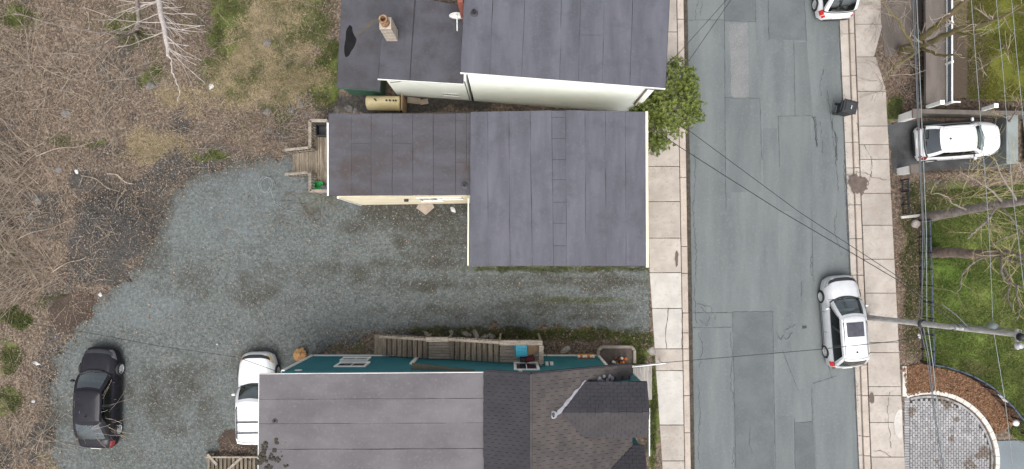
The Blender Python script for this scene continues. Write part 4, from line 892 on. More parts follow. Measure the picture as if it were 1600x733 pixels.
# ================================================================ CARS
def cr_interp(t, ks, vs):
    """smooth monotone-ish interpolation through keys"""
    i = max(0, min(len(ks)-2, int(np.searchsorted(ks, t)-1))); t0, t1 = ks[i], ks[i+1]; u = (t-t0)/(t1-t0)
    p0, p1 = vs[i], vs[i+1]; m0 = (vs[i+1]-vs[i-1])/(ks[i+1]-ks[i-1]) if i > 0 else (p1-p0)/(t1-t0); m1 = (vs[i+2]-vs[i])/(ks[i+2]-ks[i]) if i+2 < len(ks) else (p1-p0)/(t1-t0)
    h = t1-t0; u2, u3 = u*u, u*u*u
    return (2*u3-3*u2+1)*p0+(u3-2*u2+u)*h*m0+(-2*u3+3*u2)*p1+(u3-u2)*h*m1
def car(name, label, paint, c, rz, L=4.45, W=1.8, Hh=1.68, kind='suv', tail='red', sunroof=False, rails=False, bars=False, glassb='glassd', z0=0., group=None, lamp='lamp', wr=.33, gx=None):
    root = thing(name, label, 'car', (c[0],c[1],z0), rz, group)
    pt = K[paint]
    sed = kind == 'sedan'; xb_f = (gx[3] if gx else (.235 if sed else .25))*L
    belt = .93 if not sed else .88
    ks  = [0, .012,.035,.08,.2,.5,.70,.80,.88,.94,.972,.99,1.0]
    wk  = [.66,.79,.89,.95,.995,1.0,1.0,.98,.93,.84,.73,.58,.38]
    zt  = [.62,.78,.90,.95,.97,.97,1.0,.97,.93,.87,.80,.70,.58] if not sed else [.60,.74,.84,.90,.94,.93,.93,.90,.86,.80,.74,.66,.56]
    k_  = (belt+.03)/.97
    zt  = [v*k_ for v in zt]
    zb0 = .24
    def surf(t, th):
        wv = cr_interp(t,ks,wk)*W/2; zz = cr_interp(t,ks,zt); cc, ss = math.cos(th), math.sin(th)
        fr = max(0,min(1,(t-.66)/.3)); e = .34+.16*fr; zf = abs(ss)**(.55+.12*fr)
        y = wv*(1-.20*max(0,zf-.5))*math.copysign(abs(cc)**e,cc); zb = zb0+(.10 if t < .03 or t > .97 else 0)
        z = zb+(zz-zb)*zf
        z += .018*math.exp(-((abs(y)/(W/2)-.62)/.12)**2)*(1 if .72 < t < .95 else 0)*ss          # bonnet creases
        y *= 1+.012*math.exp(-((zf-.72)/.1)**2)
        return Vector(((t-.5)*L, y, z))
    NT, NTH = 64, 44
    tsv = [0.5-.5*math.cos(math.pi*i/NT)*(1) for i in range(NT+1)]
    V = [surf(t, math.pi*(1-j/NTH)) for t in tsv for j in range(NTH+1)]
    m = MB(); m.v = [tuple(v) for v in V]
    st = NTH+1
    for i in range(NT):
        for j in range(NTH): m.f.append((i*st+j,i*st+j+1,(i+1)*st+j+1,(i+1)*st+j))
        m.f.append((i*st+NTH,i*st,(i+1)*st,(i+1)*st+NTH))
    m.f.append(tuple(range(st))); m.f.append(tuple(NT*st+j for j in reversed(range(st))))
    bo = m.build('body', pt, root)
    # wheel arches cut from the body
    wb = .60*L; xw = (-.5*wb-.02*L, .5*wb-.02*L); hw = W/2
    cut = MB()
    for x in xw:
        for s in (1,-1): cut.lathe([(wr+.06,min(s*(hw-.27),s*(hw+.2))),(wr+.06,max(s*(hw-.27),s*(hw+.2)))],28,(x,0,wr),axis='y')
    co = link('cutter', cut.mesh('cutter'))
    md = bo.modifiers.new('b','BOOLEAN'); md.object = co; md.operation = 'DIFFERENCE'; md.solver = 'EXACT'
    dg = bpy.context.evaluated_depsgraph_get(); dg.update(); me2 = bpy.data.meshes.new_from_object(bo.evaluated_get(dg)); bo.modifiers.clear(); bo.data = me2
    bpy.data.objects.remove(co)
    me2.polygons.foreach_set('use_smooth',[True]*len(me2.polygons))
    try: me2.set_sharp_from_angle(angle=R(35))
    except Exception: pass
    for x in xw:
        for s in (1,-1):
            y0 = s*(hw-.21); y1 = s*(hw+.012)
            tm_ = MB(); d = abs(y1-y0)
            prof = [(wr*.62,0),(wr*.9,0),(wr,.03),(wr,d-.04),(wr*.93,d-.005),(wr*.68,d),(wr*.64,d-.09),(.02,d-.09)]
            tm_.lathe(prof,28,(0,0,0),axis='y')
            if s < 0: tm_.v = [(v[0],-v[1],v[2]) for v in tm_.v]
            ty = tm_.build('wheel',K['rubber'],root,True); ty.location = (x,y0,wr)
            rm = MB(); yo = d-.002
            rm.lathe([(wr*.66,yo-.02),(wr*.66,yo),(wr*.58,yo),(wr*.56,yo-.05)],24,axis='y')
            for q in range(5):
                a = 2*math.pi*q/5; dr = Vector((math.cos(a),0,math.sin(a))); rm.beam(Vector((0,yo-.02,0))+dr*.03,Vector((0,yo-.03,0))+dr*wr*.6,.07,.03,(0,1,0))
            rm.lathe([(.05,yo-.03),(.05,yo)],12,axis='y')
            if s < 0: rm.v = [(v[0],-v[1],v[2]) for v in rm.v]
            rm.build('rim',K['rim'],ty)
            hb = MB(); hb.lathe([(wr*.45,yo-.085),(wr*.45,yo-.06)],18,axis='y')
            if s < 0: hb.v = [(v[0],-v[1],v[2]) for v in hb.v]
            hb.build('brake_disc',K['dark'],ty)
            lf = MB(); lf.lathe([(wr+.05,0),(wr+.05,.02)],20,axis='y'); lo = lf.build('wheel_well',K['dark'],root); lo.location = (x,s*(hw-.262)-.01,wr)
    def patch(nm, t0, t1, a0, a1, off, mat, nt_=10, na=12, parent=bo, shape=None):
        vs = []
        for i in range(nt_+1):
            for j in range(na+1):
                u, v = i/nt_, j/na
                if shape: tt, aa = shape(u,v)
                else: tt, aa = t0+(t1-t0)*u, a0+(a1-a0)*v
                p = surf(tt,aa); e = 1e-3
                n = (surf(min(1,tt+e),aa)-surf(max(0,tt-e),aa)).cross(surf(tt,aa+e)-surf(tt,aa-e))
                n = n.normalized() if n.length > 0 else Vector((0,0,1))
                if n.dot(p-Vector((p.x*.9,0,.45))) < 0: n = -n
                vs.append(tuple(p+n*off))
        g = MB(); g.v = vs; g.f = [(i*(na+1)+j,(i+1)*(na+1)+j,(i+1)*(na+1)+j+1,i*(na+1)+j+1) for i in range(nt_) for j in range(na)]
        return g.build(nm,mat,parent,True)
    pi = math.pi
    # bonnet with dark shut line
    tc = xb_f/L+.5-.03
    def hood(e):
        def f(u,v):
            t = tc-e*.6+(.955+e*.5-tc)*u; sp = (.92-.30*u**2.2)+e*2.0
            return t+(-.012*(2*v-1)**2 if u > .8 else 0), pi/2+sp*(v-.5)*2*.95
        return f
    patch('bonnet_gap',0,0,0,0,.003,K['dark'],14,18,shape=hood(.006)); patch('bonnet',0,0,0,0,.007,pt,14,18,shape=hood(0))
    # grille, lamps, bumpers
    patch('grille',0,0,0,0,.010,K['dark'],5,18,shape=lambda u,v:(.945+.035*u-.03*abs(2*v-1)**2, pi/2+(v-.5)*2*(.86)))
    for s in (1,-1):
        patch('headlight',0,0,0,0,.008,K[lamp],6,6,shape=lambda u,v,s=s:(.905+.07*u-.03*v*(1-u), pi/2+s*(.66+.42*v+.10*(1-u))))
        patch('tail_light',0,0,0,0,.008,K[tail],6,6,shape=lambda u,v,s=s:(.010+.075*u, pi/2+s*(.80+.50*v)))
        patch('door_seam',.40,.404,pi/2+s*1.15,pi/2+s*1.52,.004,K['dark'],1,8); patch('door_seam',.62,.624,pi/2+s*1.15,pi/2+s*1.52,.004,K['dark'],1,8)
        patch('sill_trim',.26,.72,pi/2+s*1.535,pi/2+s*1.56,.006,K['dark'],10,2)
        for tt in (.46,.64):
            p = surf(tt,pi/2+s*1.36); MB().beam(p+Vector((-.1,s*.025,.02)),p+Vector((.1,s*.025,.02)),.03,.03).build('door_handle',pt,bo,True)
    MB().cbox(-.5*L-.03,-.5*L+.12,-.33*W,.33*W,.30,.44,.02).build('rear_bumper',K['dark'],root)
    p0 = surf(0.0,pi/2); MB().box(p0.x-.025,p0.x-.005,-.24,.24,.5,.6).build('number_plate',K['white'],root)
    # greenhouse --------------------------------------------------------
    if sed: xb = (-.37*L,.235*L); xt = (-.19*L,.025*L)
    else:   xb = (-.475*L,.25*L); xt = (-.405*L,.035*L)
    if gx: xb = (gx[0]*L,gx[3]*L); xt = (gx[1]*L,gx[2]*L)
    hb_, ht_ = .438*W, .35*W
    NF, NS_ = 10, 18
    def ring(x0,x1,h,cr,z,cv=.26):
        pts = []; 
        def rr(px_,py_,n): pass
        for i in range(NF+1):
            v = -1+2*i/NF; pts.append(Vector((x1-cv*abs(v)**2.4, h*v*.97, z)))
        for i in range(1,NS_):
            u = i/NS_; x = (x1-cv)+(x0+.10-(x1-cv))*u; pts.append(Vector((x, h*(.97+.03*math.sin(pi*u)), z)))
        for i in range(NF+1):
            v = 1-2*i/NF; pts.append(Vector((x0+.10*abs(v)**3, h*v*.97, z)))
        for i in range(1,NS_):
            u = i/NS_; x = (x0+.10)+((x1-cv)-(x0+.10))*u; pts.append(Vector((x,-h*(.97+.03*math.sin(pi*u)), z)))
        return pts
    zb_, zt_ = belt-.01, Hh-.07
    r0, r1 = ring(xb[0],xb[1],hb_,.1,zb_), ring(xt[0],xt[1],ht_,.1,zt_,.10)
    r0 = [Vector((p.x,p.y,max(zb_, surf(min(1,max(0,p.x/L+.5)),pi/2).z-.03 if p.x > .15*L else zb_))) for p in r0]
    N = len(r0); NV = 6
    def gp(i,v):
        a, b = r0[i%N], r1[i%N]; p = a.lerp(b,v); bul = .035*math.sin(pi*v); d = Vector((p.x*.25,p.y,0)); d = d.normalized() if d.length else d
        return p+d*bul+Vector((0,0,.02*math.sin(pi*v)))
    def band(nm,i0,i1,v0,v1,mat,off=0.,par=root,nv=NV):
        g = MB(); cnt = i1-i0
        for i in range(i0,i1+1):
            for j in range(nv+1):
                p = gp(i,v0+(v1-v0)*j/nv); d = Vector((p.x*.2,p.y,0)).normalized()*off if off else Vector((0,0,0)); g.v.append(tuple(p+d))
        g.f = [(a*(nv+1)+j,(a+1)*(nv+1)+j,(a+1)*(nv+1)+j+1,a*(nv+1)+j+1) for a in range(cnt) for j in range(nv)]
        return g.build(nm,mat,par,True)
    # frame: lower strip, upper strip, pillars; then glass
    fm = band('cabin_frame',0,N,0,.07,K['dark'] if not sed else pt); band('roof_frame',0,N,.90,1.,pt)
    rs = NF+NS_                                                        # index where the rear edge begins
    band('windshield',1,NF-1,.07,.90,K['glass']); 
    for a, b in ((0,1),(NF-1,NF+1),(N-1,N)): band('pillar',a,b,.07,.90,pt)
    for base, flip in ((NF,0),(rs+NF,1)):
        sg = [(1,6),(7,12),(13,17)] if not sed else [(1,8),(9,15)]
        if flip: sg = [(NS_-b,NS_-a) for a,b in reversed(sg)]
        prev = 0
        for a,b in sg:
            if a > prev: band('pillar',base+prev,base+a,.07,.90,K['dark'])
            band('side_window',base+a,base+b,.07,.90,K[glassb]); prev = b
        if prev < NS_: band('pillar',base+prev,base+NS_,.07,.90,pt)
    band('rear_window',rs+1,rs+NF-1,.10,.88,K['glass']); band('pillar',rs,rs+1,.07,.90,pt); band('pillar',rs+NF-1,rs+NF,.07,.90,pt); band('rear_frame',rs+1,rs+NF-1,.07,.10,pt,nv=1); band('rear_frame',rs+1,rs+NF-1,.88,.90,pt,nv=1)
    # roof dome
    g = MB(); cx = (xt[0]+xt[1])/2-.02
    sh = [(1,0),(.985,.022),(.94,.045),(.85,.062),(.65,.078),(.4,.086),(.15,.09)]
    for sc_,dz in sh:
        for p in r1: g.v.append((cx+(p.x-cx)*sc_, p.y*sc_, zt_+dz))
    for k in range(len(sh)-1):
        for i in range(N): g.f.append((k*N+i,k*N+(i+1)%N,(k+1)*N+(i+1)%N,(k+1)*N+i))
    g.f.append(tuple((len(sh)-1)*N+i for i in range(N)))
    rf_ = g.build('roof',pt,root,True)
    def rz_(x,y):
        q = max(abs((x-cx)/((xt[1]-xt[0])/2)),abs(y)/ht_); return zt_+float(np.interp(q,[.15,.4,.65,.85,.94,.985,1],[.09,.086,.078,.062,.045,.022,0]))
    def roofpatch(nm,x0,x1,y0,y1,off,mat,par=rf_):
        g = MB(); n = 8
        for i in range(n+1):
            for j in range(n+1): x = x0+(x1-x0)*i/n; y = y0+(y1-y0)*j/n; g.v.append((x,y,rz_(x,y)+off))
        g.f = [(i*(n+1)+j,(i+1)*(n+1)+j,(i+1)*(n+1)+j+1,i*(n+1)+j+1) for i in range(n) for j in range(n)]
        return g.build(nm,mat,par,True)
    if sunroof: roofpatch('sunroof',xt[1]-.98,xt[1]-.30,-.40,.40,.006,M('sunroof_glass',(.03,.032,.045),(.05,.05,.065),rough=.08,spec=.6,coat=.5))
    if rails or bars:
        for s in (1,-1):
            y = s*ht_*.86; MB().tube([(xt[0]+.18,y,rz_(xt[0]+.18,y)),(xt[0]+.3,y,rz_(xt[0]+.3,y)+.06),(xt[1]-.4,y,rz_(xt[1]-.4,y)+.06),(xt[1]-.28,y,rz_(xt[1]-.28,y))],.022,6).build('roof_rail',K['dark'] if bars else K['metal'],rf_,True)
    if bars:
        for x in (xt[0]+.45,(xt[0]+xt[1])/2-.02): MB().beam((x,-ht_*.86,rz_(x,0)+.06),(x,ht_*.86,rz_(x,0)+.06),.05,.03).build('roof_bar',K['dark'],rf_)
    else:
        pz = xt[0]+.32; MB().lathe([(.05,0),(.035,.05),(.01,.09)],10,(pz,0,rz_(pz,0))).build('aerial',K['dark'],rf_)
    roofpatch('roof_groove',xt[0]+.1,xt[1]-.12,ht_*.80,ht_*.82,.004,K['dark']); roofpatch('roof_groove',xt[0]+.1,xt[1]-.12,-ht_*.82,-ht_*.80,.004,K['dark'])
    if not sed: 
        g = MB(); 
        for y in np.linspace(-ht_*.9,ht_*.9,9): x = xt[0]-.02+.08*abs(y/ht_)**3; g.v += [(x,y,zt_+.02),(x-.09,y,zt_-.0)]
        g.f = [(2*i,2*i+1,2*i+3,2*i+2) for i in range(8)]; g.build('spoiler',pt,root,True)
    # mirrors, wipers, interior
    for s in (1,-1):
        mp = Vector((xb[1]-.55,s*(hw*.98),belt+.10)); mr_ = MB(); mr_.lathe([(.03,-.09),(.075,-.07),(.085,0),(.075,.07),(.03,.09)],12,(0,0,0),axis='y'); mr_.v = [(v[0]*.75+mp.x,v[1]+mp.y+s*.06,v[2]+mp.z) for v in mr_.v]
        mo = mr_.build('mirror',pt,root,True); MB().beam(mp+Vector((.02,-s*.10,-.06)),mp+Vector((0,s*.01,-.03)),.05,.03).build('mirror_arm',K['dark'],mo)
        a = gp(2 if s < 0 else NF//2,.09); b = gp(5 if s < 0 else NF-1,.16); MB().tube([a+Vector((.02,0,.03)),b+Vector((.02,0,.03))],.012,5).build('wiper',K['dark'],root)
    fl = MB(); fl.v = [(p.x*.985,p.y*.975,belt+.05) for p in r0]; fl.f = [tuple(range(N))]; fl.build('cabin_floor',K['cabin'],root)
    dsh = MB(); dsh.cbox(xb[1]-.62,xb[1]-.28,-hb_*.82,hb_*.82,belt+.0,belt+.10,.04); dsh.build('dashboard',K['dash'],root)
    sw = MB(); T = Matrix.Translation((xb[1]-.72,.36,belt+.14))@Matrix.Rotation(R(-62),4,'Y')
    sw.tube([T@Vector((.17*math.cos(a),.17*math.sin(a),0)) for a in np.linspace(0,2*pi,17)],.016,5); sw.build('steering_wheel',K['dark'],root)
    for xs_ in (xb[1]-1.15, xb[1]-2.05):
        for s in (1,-1):
            if xs_ < xt[0]: continue
            st_ = MB(); st_.cbox(xs_-.08,xs_+.06,s*.36-.22,s*.36+.22,belt+.02,belt+.34,.06); st_.cbox(xs_-.07,xs_+.03,s*.36-.12,s*.36+.12,belt+.36,belt+.52,.05); st_.build('seat',K['seat'],root)
    return root, surf, rz_
car('parked_car','silver hatchback suv with dark sunroof parked at the kerb by the utility pole','psilver',P2(1311,501),R(90+4.6),4.45,1.80,1.66,sunroof=True,rails=True,z0=ZS,gx=(-.475,-.37,.085,.29))
car('parked_car','white suv cut off by the top edge, red tail lights showing','pwhite',P2(1297,-37),R(90+3),4.4,1.84,1.68,z0=ZS,gx=(-.475,-.36,.05,.25))
car('parked_car','white crossover parked nose in on the dark driveway between the white gate pillars','pwhite',P2(1485,223),R(4),4.02,1.74,1.56,tail='redd',z0=.02,gx=(-.47,-.335,.06,.24))
car('parked_car','white suv with black roof bars parked against the teal house','pwhite',P2(410,618),R(91),4.4,1.84,1.74,bars=True,lamp='amber',z0=.03,gx=(-.475,-.41,.03,.19))
car('parked_car','black sedan parked at the gravel edge under bare branches','pblack',P2(165,617),R(88),4.85,1.88,1.47,kind='sedan',glassb='glassd',z0=.04,lamp='headd',tail='redd',gx=(-.41,-.21,.115,.29))

# ================================================================ WHEELED BIN
bn = thing('wheeled_bin','black wheeled garbage bin standing on the right kerb','bin',(*P2(1312.5,173.5),.03),R(-14))
b_ = MB(); lo_ = [(-.22,-.25),(.22,-.25),(.22,.25),(-.22,.25)]; hi_ = [(-.31,-.29),(.31,-.29),(.31,.29),(-.31,.29)]
b_.add([(x,y,.08) for x,y in lo_]+[(x,y,.95) for x,y in hi_],[(3,2,1,0),(4,5,6,7)]+[(i,(i+1)%4,4+(i+1)%4,4+i) for i in range(4)]); b_.build('bin_body',K['dark'],bn)
ld = MB(); ld.cbox(-.34,.33,-.31,.31,.955,1.0,.02); ld.cbox(-.27,.25,-.24,.24,1.0,1.045,.04); lo = ld.build('lid',K['dark'],bn)
for k,(a,b) in enumerate(((-.12,.05),)):
    for q in range(6): MB().box(.02,.055,a+.03*q,a+.03*q+.02,1.046,1.048).build('lid_lettering',K['white'],lo)
MB().tube([(-.40,-.26,.93),(-.42,-.26,.98),(-.42,.26,.98),(-.40,.26,.93)],.022,6).build('handle',K['dark'],bn)
for s in (1,-1): MB().lathe([(.13,s*.24-.03),(.13,s*.24+.03)],18,(-.26,0,.13),axis='y').build('wheel',K['rubber'],bn)
MB().tube([(-.26,-.24,.13),(-.26,.24,.13)],.015,6).build('axle',K['metal'],bn)

# ================================================================ WOODEN STAIR AT THE TEAL HOUSE
sr = thing('wooden_staircase','long weathered wooden staircase with two landings climbing the teal wall','staircase')
YI, YO = YW+.07, -3.98
zz = .14; xL = P(585,0,.1).x
MB().cbox(xL,xL+.40,YI,YO,zz-.05,zz,.008).build('tread',K['wood'],sr)
x = xL+.41; n1, n2 = 9, 9; dz_ = .11; steps = []
for k in range(n1): zz += dz_; steps.append((x,zz)); MB().cbox(x+.004,x+.205,YI,YO,zz-.045,zz+random.uniform(-.003,.003),.008).build('tread',K['wood'],sr); MB().box(x+.21,x+.225,YI+.02,YO-.02,zz-.06,zz+.06).build('riser',K['woodd'],sr); x += .262
xm0, zm = x+.01, zz+dz_
for k in range(8): ya = YI+(YO-YI)*k/8; MB().cbox(xm0+.004,xm0+1.0,ya+.006,ya+(YO-YI)/8-.006,zm-.04,zm+random.uniform(-.003,.003),.006).build('deck_board',K['woodx'],sr)
x = xm0+1.0; zz = zm
for k in range(n2): zz += dz_; MB().cbox(x+.004,x+.205,YI,YO,zz-.045,zz+random.uniform(-.003,.003),.008).build('tread',K['wood'],sr); MB().box(x+.21,x+.225,YI+.02,YO-.02,zz-.06,zz+.06).build('riser',K['woodd'],sr); x += .262
xp0, zp = x+.01, zz+dz_; xp1 = P(846,0,zp).x
for k in range(7): ya = YI+(YO-YI)*k/7; MB().cbox(xp0+.004,xp1,ya+.006,ya+(YO-YI)/7-.006,zp-.04,zp+random.uniform(-.003,.003),.006).build('deck_board',K['woodx'],sr)
MB().beam((xL+.35,YO-.03,.05),(xm0,YO-.03,zm-.12),.045,.24).build('stringer',K['woodd'],sr); MB().beam((xm0+1,YO-.03,zm-.1),(xp0,YO-.03,zp-.12),.045,.24).build('stringer',K['woodd'],sr)
MB().box(xm0,xm0+1,YO-.05,YO-.01,zm-.26,zm-.045).build('stringer',K['woodd'],sr); MB().box(xp0,xp1,YO-.05,YO-.01,zp-.26,zp-.045).build('stringer',K['woodd'],sr)
YRl = YO+.02
railing(sr,(xL+.45,YRl),(xm0,YRl),.2,zm,.88,K['woodx'],.16,.12); railing(sr,(xm0,YRl+.0),(xm0+1,YRl),zm+.01,zm+.01,.95,K['woodx'],.15,.2)
railing(sr,(xm0+1,YRl),(xp0,YRl),zm,zp,.88,K['woodx'],.16,.12); railing(sr,(xp0,YRl),(xp1,YRl),zp+.01,zp+.01,.95,K['woodx'],.15,.2); railing(sr,(xp1-.05,YI+.1),(xp1-.05,YRl-.12),zp,zp,.95,K['woodx'],.15,.2)
for p,za,zb2 in (((xL+.5,YRl),0,1.0),((xm0,YRl),0,zm+.9),((xm0+1,YRl),0,zm+.9),((xp0,YRl),0,zp+.9),((xp1-.05,YRl),0,zp+.93),((xp1-.05,YI+.06),0,zp+.93)): post(sr,p,za,zb2,K['woodx'])
MB().tube([(xp1+.03,YO-.3,zp+.6),(xp1+.2,YO-.35,zp+.75),(xp1+.2,YO-.6,zp+.75),(xp1+.03,YO-.65,zp+.6)],.015,6).build('hose_hook',K['dark'],sr)
# things on the top landing
bx_ = thing('storage_tote','turquoise plastic tote upside down on the top stair landing','tote',(*P2(815,547,zp+.3),zp),R(4))
K['tote'] = M('turquoise_plastic',(.0,.36,.50),(.0,.30,.43),rough=.4)
b_ = MB(); b_.add([(-.29,-.33,0),(.29,-.33,0),(.29,.33,0),(-.29,.33,0),(-.25,-.28,.36),(.25,-.28,.36),(.25,.28,.36),(-.25,.28,.36)],[(3,2,1,0),(4,5,6,7),(0,1,5,4),(1,2,6,5),(2,3,7,6),(3,0,4,7)]); b_.build('tub',K['tote'],bx_)
MB().cbox(-.31,.31,-.35,.35,0,.04,.01).build('rim',K['tote'],bx_)
for k in range(4): MB().cbox(-.2,.22,-.24+.125*k,-.17+.125*k,.355,.385,.012).build('rib',K['tote'],bx_)
tag(MB().beam(P(826,549,zp+.05)+Vector((-.3,-.25,0)),P(826,549,zp+.05)+Vector((.3,.3,0)),.5,.03).build('cardboard_sheet',K['card']),'flat brown cardboard sheet lying beside the turquoise tote','cardboard')
bg_ = MB(); bg_.cbox(-.22,.22,-.14,.14,0,.16,.05); bo_ = bg_.build('red_bag',M('red_cloth',(.16,.03,.04),(.09,.02,.03),rough=.9)); bo_.location = P(827,560,zp); bo_.location.z = zp; bo_.rotation_euler = (0,0,.3); tag(bo_,'small dark red bag on the top stair landing near the railing','bag')
bg_ = MB(); bg_.cbox(-.13,.13,-.12,.12,0,.2,.04); bo_ = bg_.build('tool_box',K['dark']); bo_.location = (*P2(817,561,zp),zp); tag(bo_,'small black box beside the red bag on the stair landing','box')

# ================================================================ FRONT OF THE TEAL HOUSE
fs = thing('entrance_steps','pale grey slatted wooden entrance steps at the street front of the teal house','steps')
x0_, x1_ = P(988,0,.6).x, P(1019,0,.2).x; ya, yb_ = P(0,626,.4).y, P(0,573,.4).y
for k in range(6):
    xa = x0_+(x1_-x0_)*k/6; zt2 = .75-.11*k; MB().cbox(xa+.008,xa+(x1_-x0_)/6-.008,ya,yb_,zt2-.05,zt2,.008).build('tread',M('wood_grey_pale',(.36,.335,.31),(.25,.23,.21),scale=2.2,rough=.85,rand=.15,stretch=(6,.9,4)) if k==0 else bpy.data.materials['wood_grey_pale'],fs)
MB().beam((x0_,ya+.1,.55),(x1_,ya+.1,.05),.05,.14).build('stringer',K['woodd'],fs); MB().beam((x0_,yb_-.1,.55),(x1_,yb_-.1,.05),.05,.14).build('stringer',K['woodd'],fs)
MB().tube([(*P2(986,573,1.6),1.6),(*P2(1012,570.5,1.25),1.25),(*P2(1039,567,.75),.75)],.05,8).build('handrail',K['white'],fs); MB().tube([(*P2(1036,567.5,.8),.8),(*P2(1036,567.5,.8),0)],.03,8).build('handrail_post',K['white'],fs)
lb = thing('low_fence','low white board fence along the grass strip in front of the teal house','fence')
for k in range(5): MB().cbox(P(1014,0,.3).x-.03,P(1014,0,.3).x+.03,P(0,712-k*15,.3).y,P(0,712-k*15,.3).y+.46,.0,.42,.008).build('board',K['white'],lb)
# timber edged planter
pb_ = thing('planter_bed','timber edged planter with dark soil beside the teal house corner','planter')
pts = [(934,556),(934,546),(940,541),(985,541),(990,546),(990,566)]
ws = [P(*p,0) for p in pts]
for a,b in zip(ws[:-1],ws[1:]): MB().beam((a.x,a.y,.16),(b.x,b.y,.16),.13,.32).build('timber',M('timber_grey',(.34,.30,.25),(.25,.215,.175),rough=.9,scale=3) if 'timber_grey' not in bpy.data.materials else bpy.data.materials['timber_grey'],pb_)
MB().prism([(p.x,p.y) for p in ws]+[P2(936,572)],.0,.2).build('soil',K['damp'],pb_)
def petals(name,label,cat,c,cols,n,spread,sz,z):
    t = thing(name,label,cat,(c[0],c[1],z)); r_ = random.Random(hash(name)%99+n)
    lm_ = MB()
    for k in range(n*2):
        a = r_.uniform(0,6.28); rr = spread*r_.random()**.5; p = Vector((rr*math.cos(a)*1.5,rr*math.sin(a),.06)); d = Vector((r_.uniform(-1,1),r_.uniform(-1,1),.8)).normalized()*.09; s_ = d.cross(Vector((0,0,1))).normalized()*.03
        lm_.add([p,p+d*.5+s_,p+d,p+d*.5-s_],[(0,1,2,3)])
    lm_.build('foliage',K['leafd'],t,fix=False)
    for k in range(n):
        a = r_.uniform(0,6.28); rr = spread*r_.random()**.5; m = MB(); r0 = sz*r_.uniform(.7,1.2)
        m.lathe([(r0*.3,0),(r0,.02),(r0*1.05,.05),(r0*.6,.09),(r0*.2,.1)],9,(rr*math.cos(a)*1.5,rr*math.sin(a),.08+r_.uniform(0,.08))); m.build('blossom',cols[k%len(cols)],t,True)
    return t
K['leafd'] = M('leaf_dark',(.06,.075,.02),(.04,.05,.015),rough=.7)
c_or = M('blossom_orange',(.62,.19,.04),(.5,.14,.03),rough=.7); c_wh = M('blossom_white',(.75,.7,.64),(.65,.6,.55),rough=.7); c_br = M('blossom_rust',(.25,.09,.04),(.18,.07,.03),rough=.8)
petals('flower_bunch','orange and white flower bunch in the timber planter','flowers',P2(966,562),[c_or,c_wh,c_or,c_br],13,.22,.075,.2)
wb_ = thing('flower_box','small orange and white flower box hung low on the teal wall end','flower box',(*P2(915,557,.8),.8))
MB().cbox(-.40,.40,-.10,.12,0,.14,.012).build('trough',M('trough_orange',(.55,.28,.08),(.45,.22,.06),rough=.6),wb_)
for k in range(7): MB().lathe([(.03,.13),(.075,.16),(.08,.2),(.04,.24)],9,(-.34+.113*k,.02,0)).build('blossom',[c_wh,c_or,c_wh][k%3],wb_,True)
for s in (-.3,.3): MB().beam((s,-.1,.02),(s,-.32,.02),.03,.03).build('bracket',K['metal'],wb_)
# crumpled tan bag at the rear corner of the teal house
m = MB(); r_ = random.Random(4); n = 22
prof = [(.05,0),(.22,.02),(.29,.14),(.27,.26),(.17,.36),(.06,.4),(.09,.47)]
m.lathe(prof,n); m.v = [(v[0]*1.1*(1+r_.uniform(-.22,.22)),v[1]*(1+r_.uniform(-.22,.22)),v[2]+r_.uniform(-.02,.02)) for v in m.v]
o = m.build('garbage_bag',M('tan_paper',(.50,.29,.12),(.38,.2,.08),rough=.7,bump=.5,bscale=14),None,False); o.location = (*P2(471,553),.03); o.rotation_euler = (0,0,.6); tag(o,'crumpled orange tan bag at the rear corner of the teal house','bag')
# slatted platform at the bottom left
K['woodp'] = M('wood_platform',(.17,.145,.11),(.09,.075,.055),scale=2.2,rough=.9,rand=.2,stretch=(6,.9,4))
pf = thing('wooden_platform','weathered slatted wooden platform behind the white suv at the bottom edge','platform',(*P2(372,722),0),R(0))
for k in range(13):
    MB().cbox(-1.35+.2*k,-1.35+.2*k+.13,-.28,.33,.34,.38,.006).build('slat',K['woodp'],pf)
for k in range(13): MB().cbox(-1.35+.2*k,-1.35+.2*k+.15,-1.0,-.36,.34,.38,.006).build('slat',K['woodp'],pf)
for y in (-1.0,-.32,.36): MB().beam((-1.4,y,.36),(1.4,y,.36),.07,.12).build('bearer',K['woodx'],pf)
MB().beam((-1.3,.5,.42),(-.85,.0,.42),.12,.04).build('plank',K['woodx'],pf); MB().beam((-.5,-.4,.43),(.35,.36,.43),.12,.04).build('plank',K['woodx'],pf)
MB().box(-1.45,-1.05,.1,.5,.0,.3).build('step',K['woodp'],pf)
for xx in (-1.3,0,1.3):
    for y in (-.9,.3): MB().box(xx-.04,xx+.04,y-.04,y+.04,0,.3).build('leg',K['woodd'],pf)

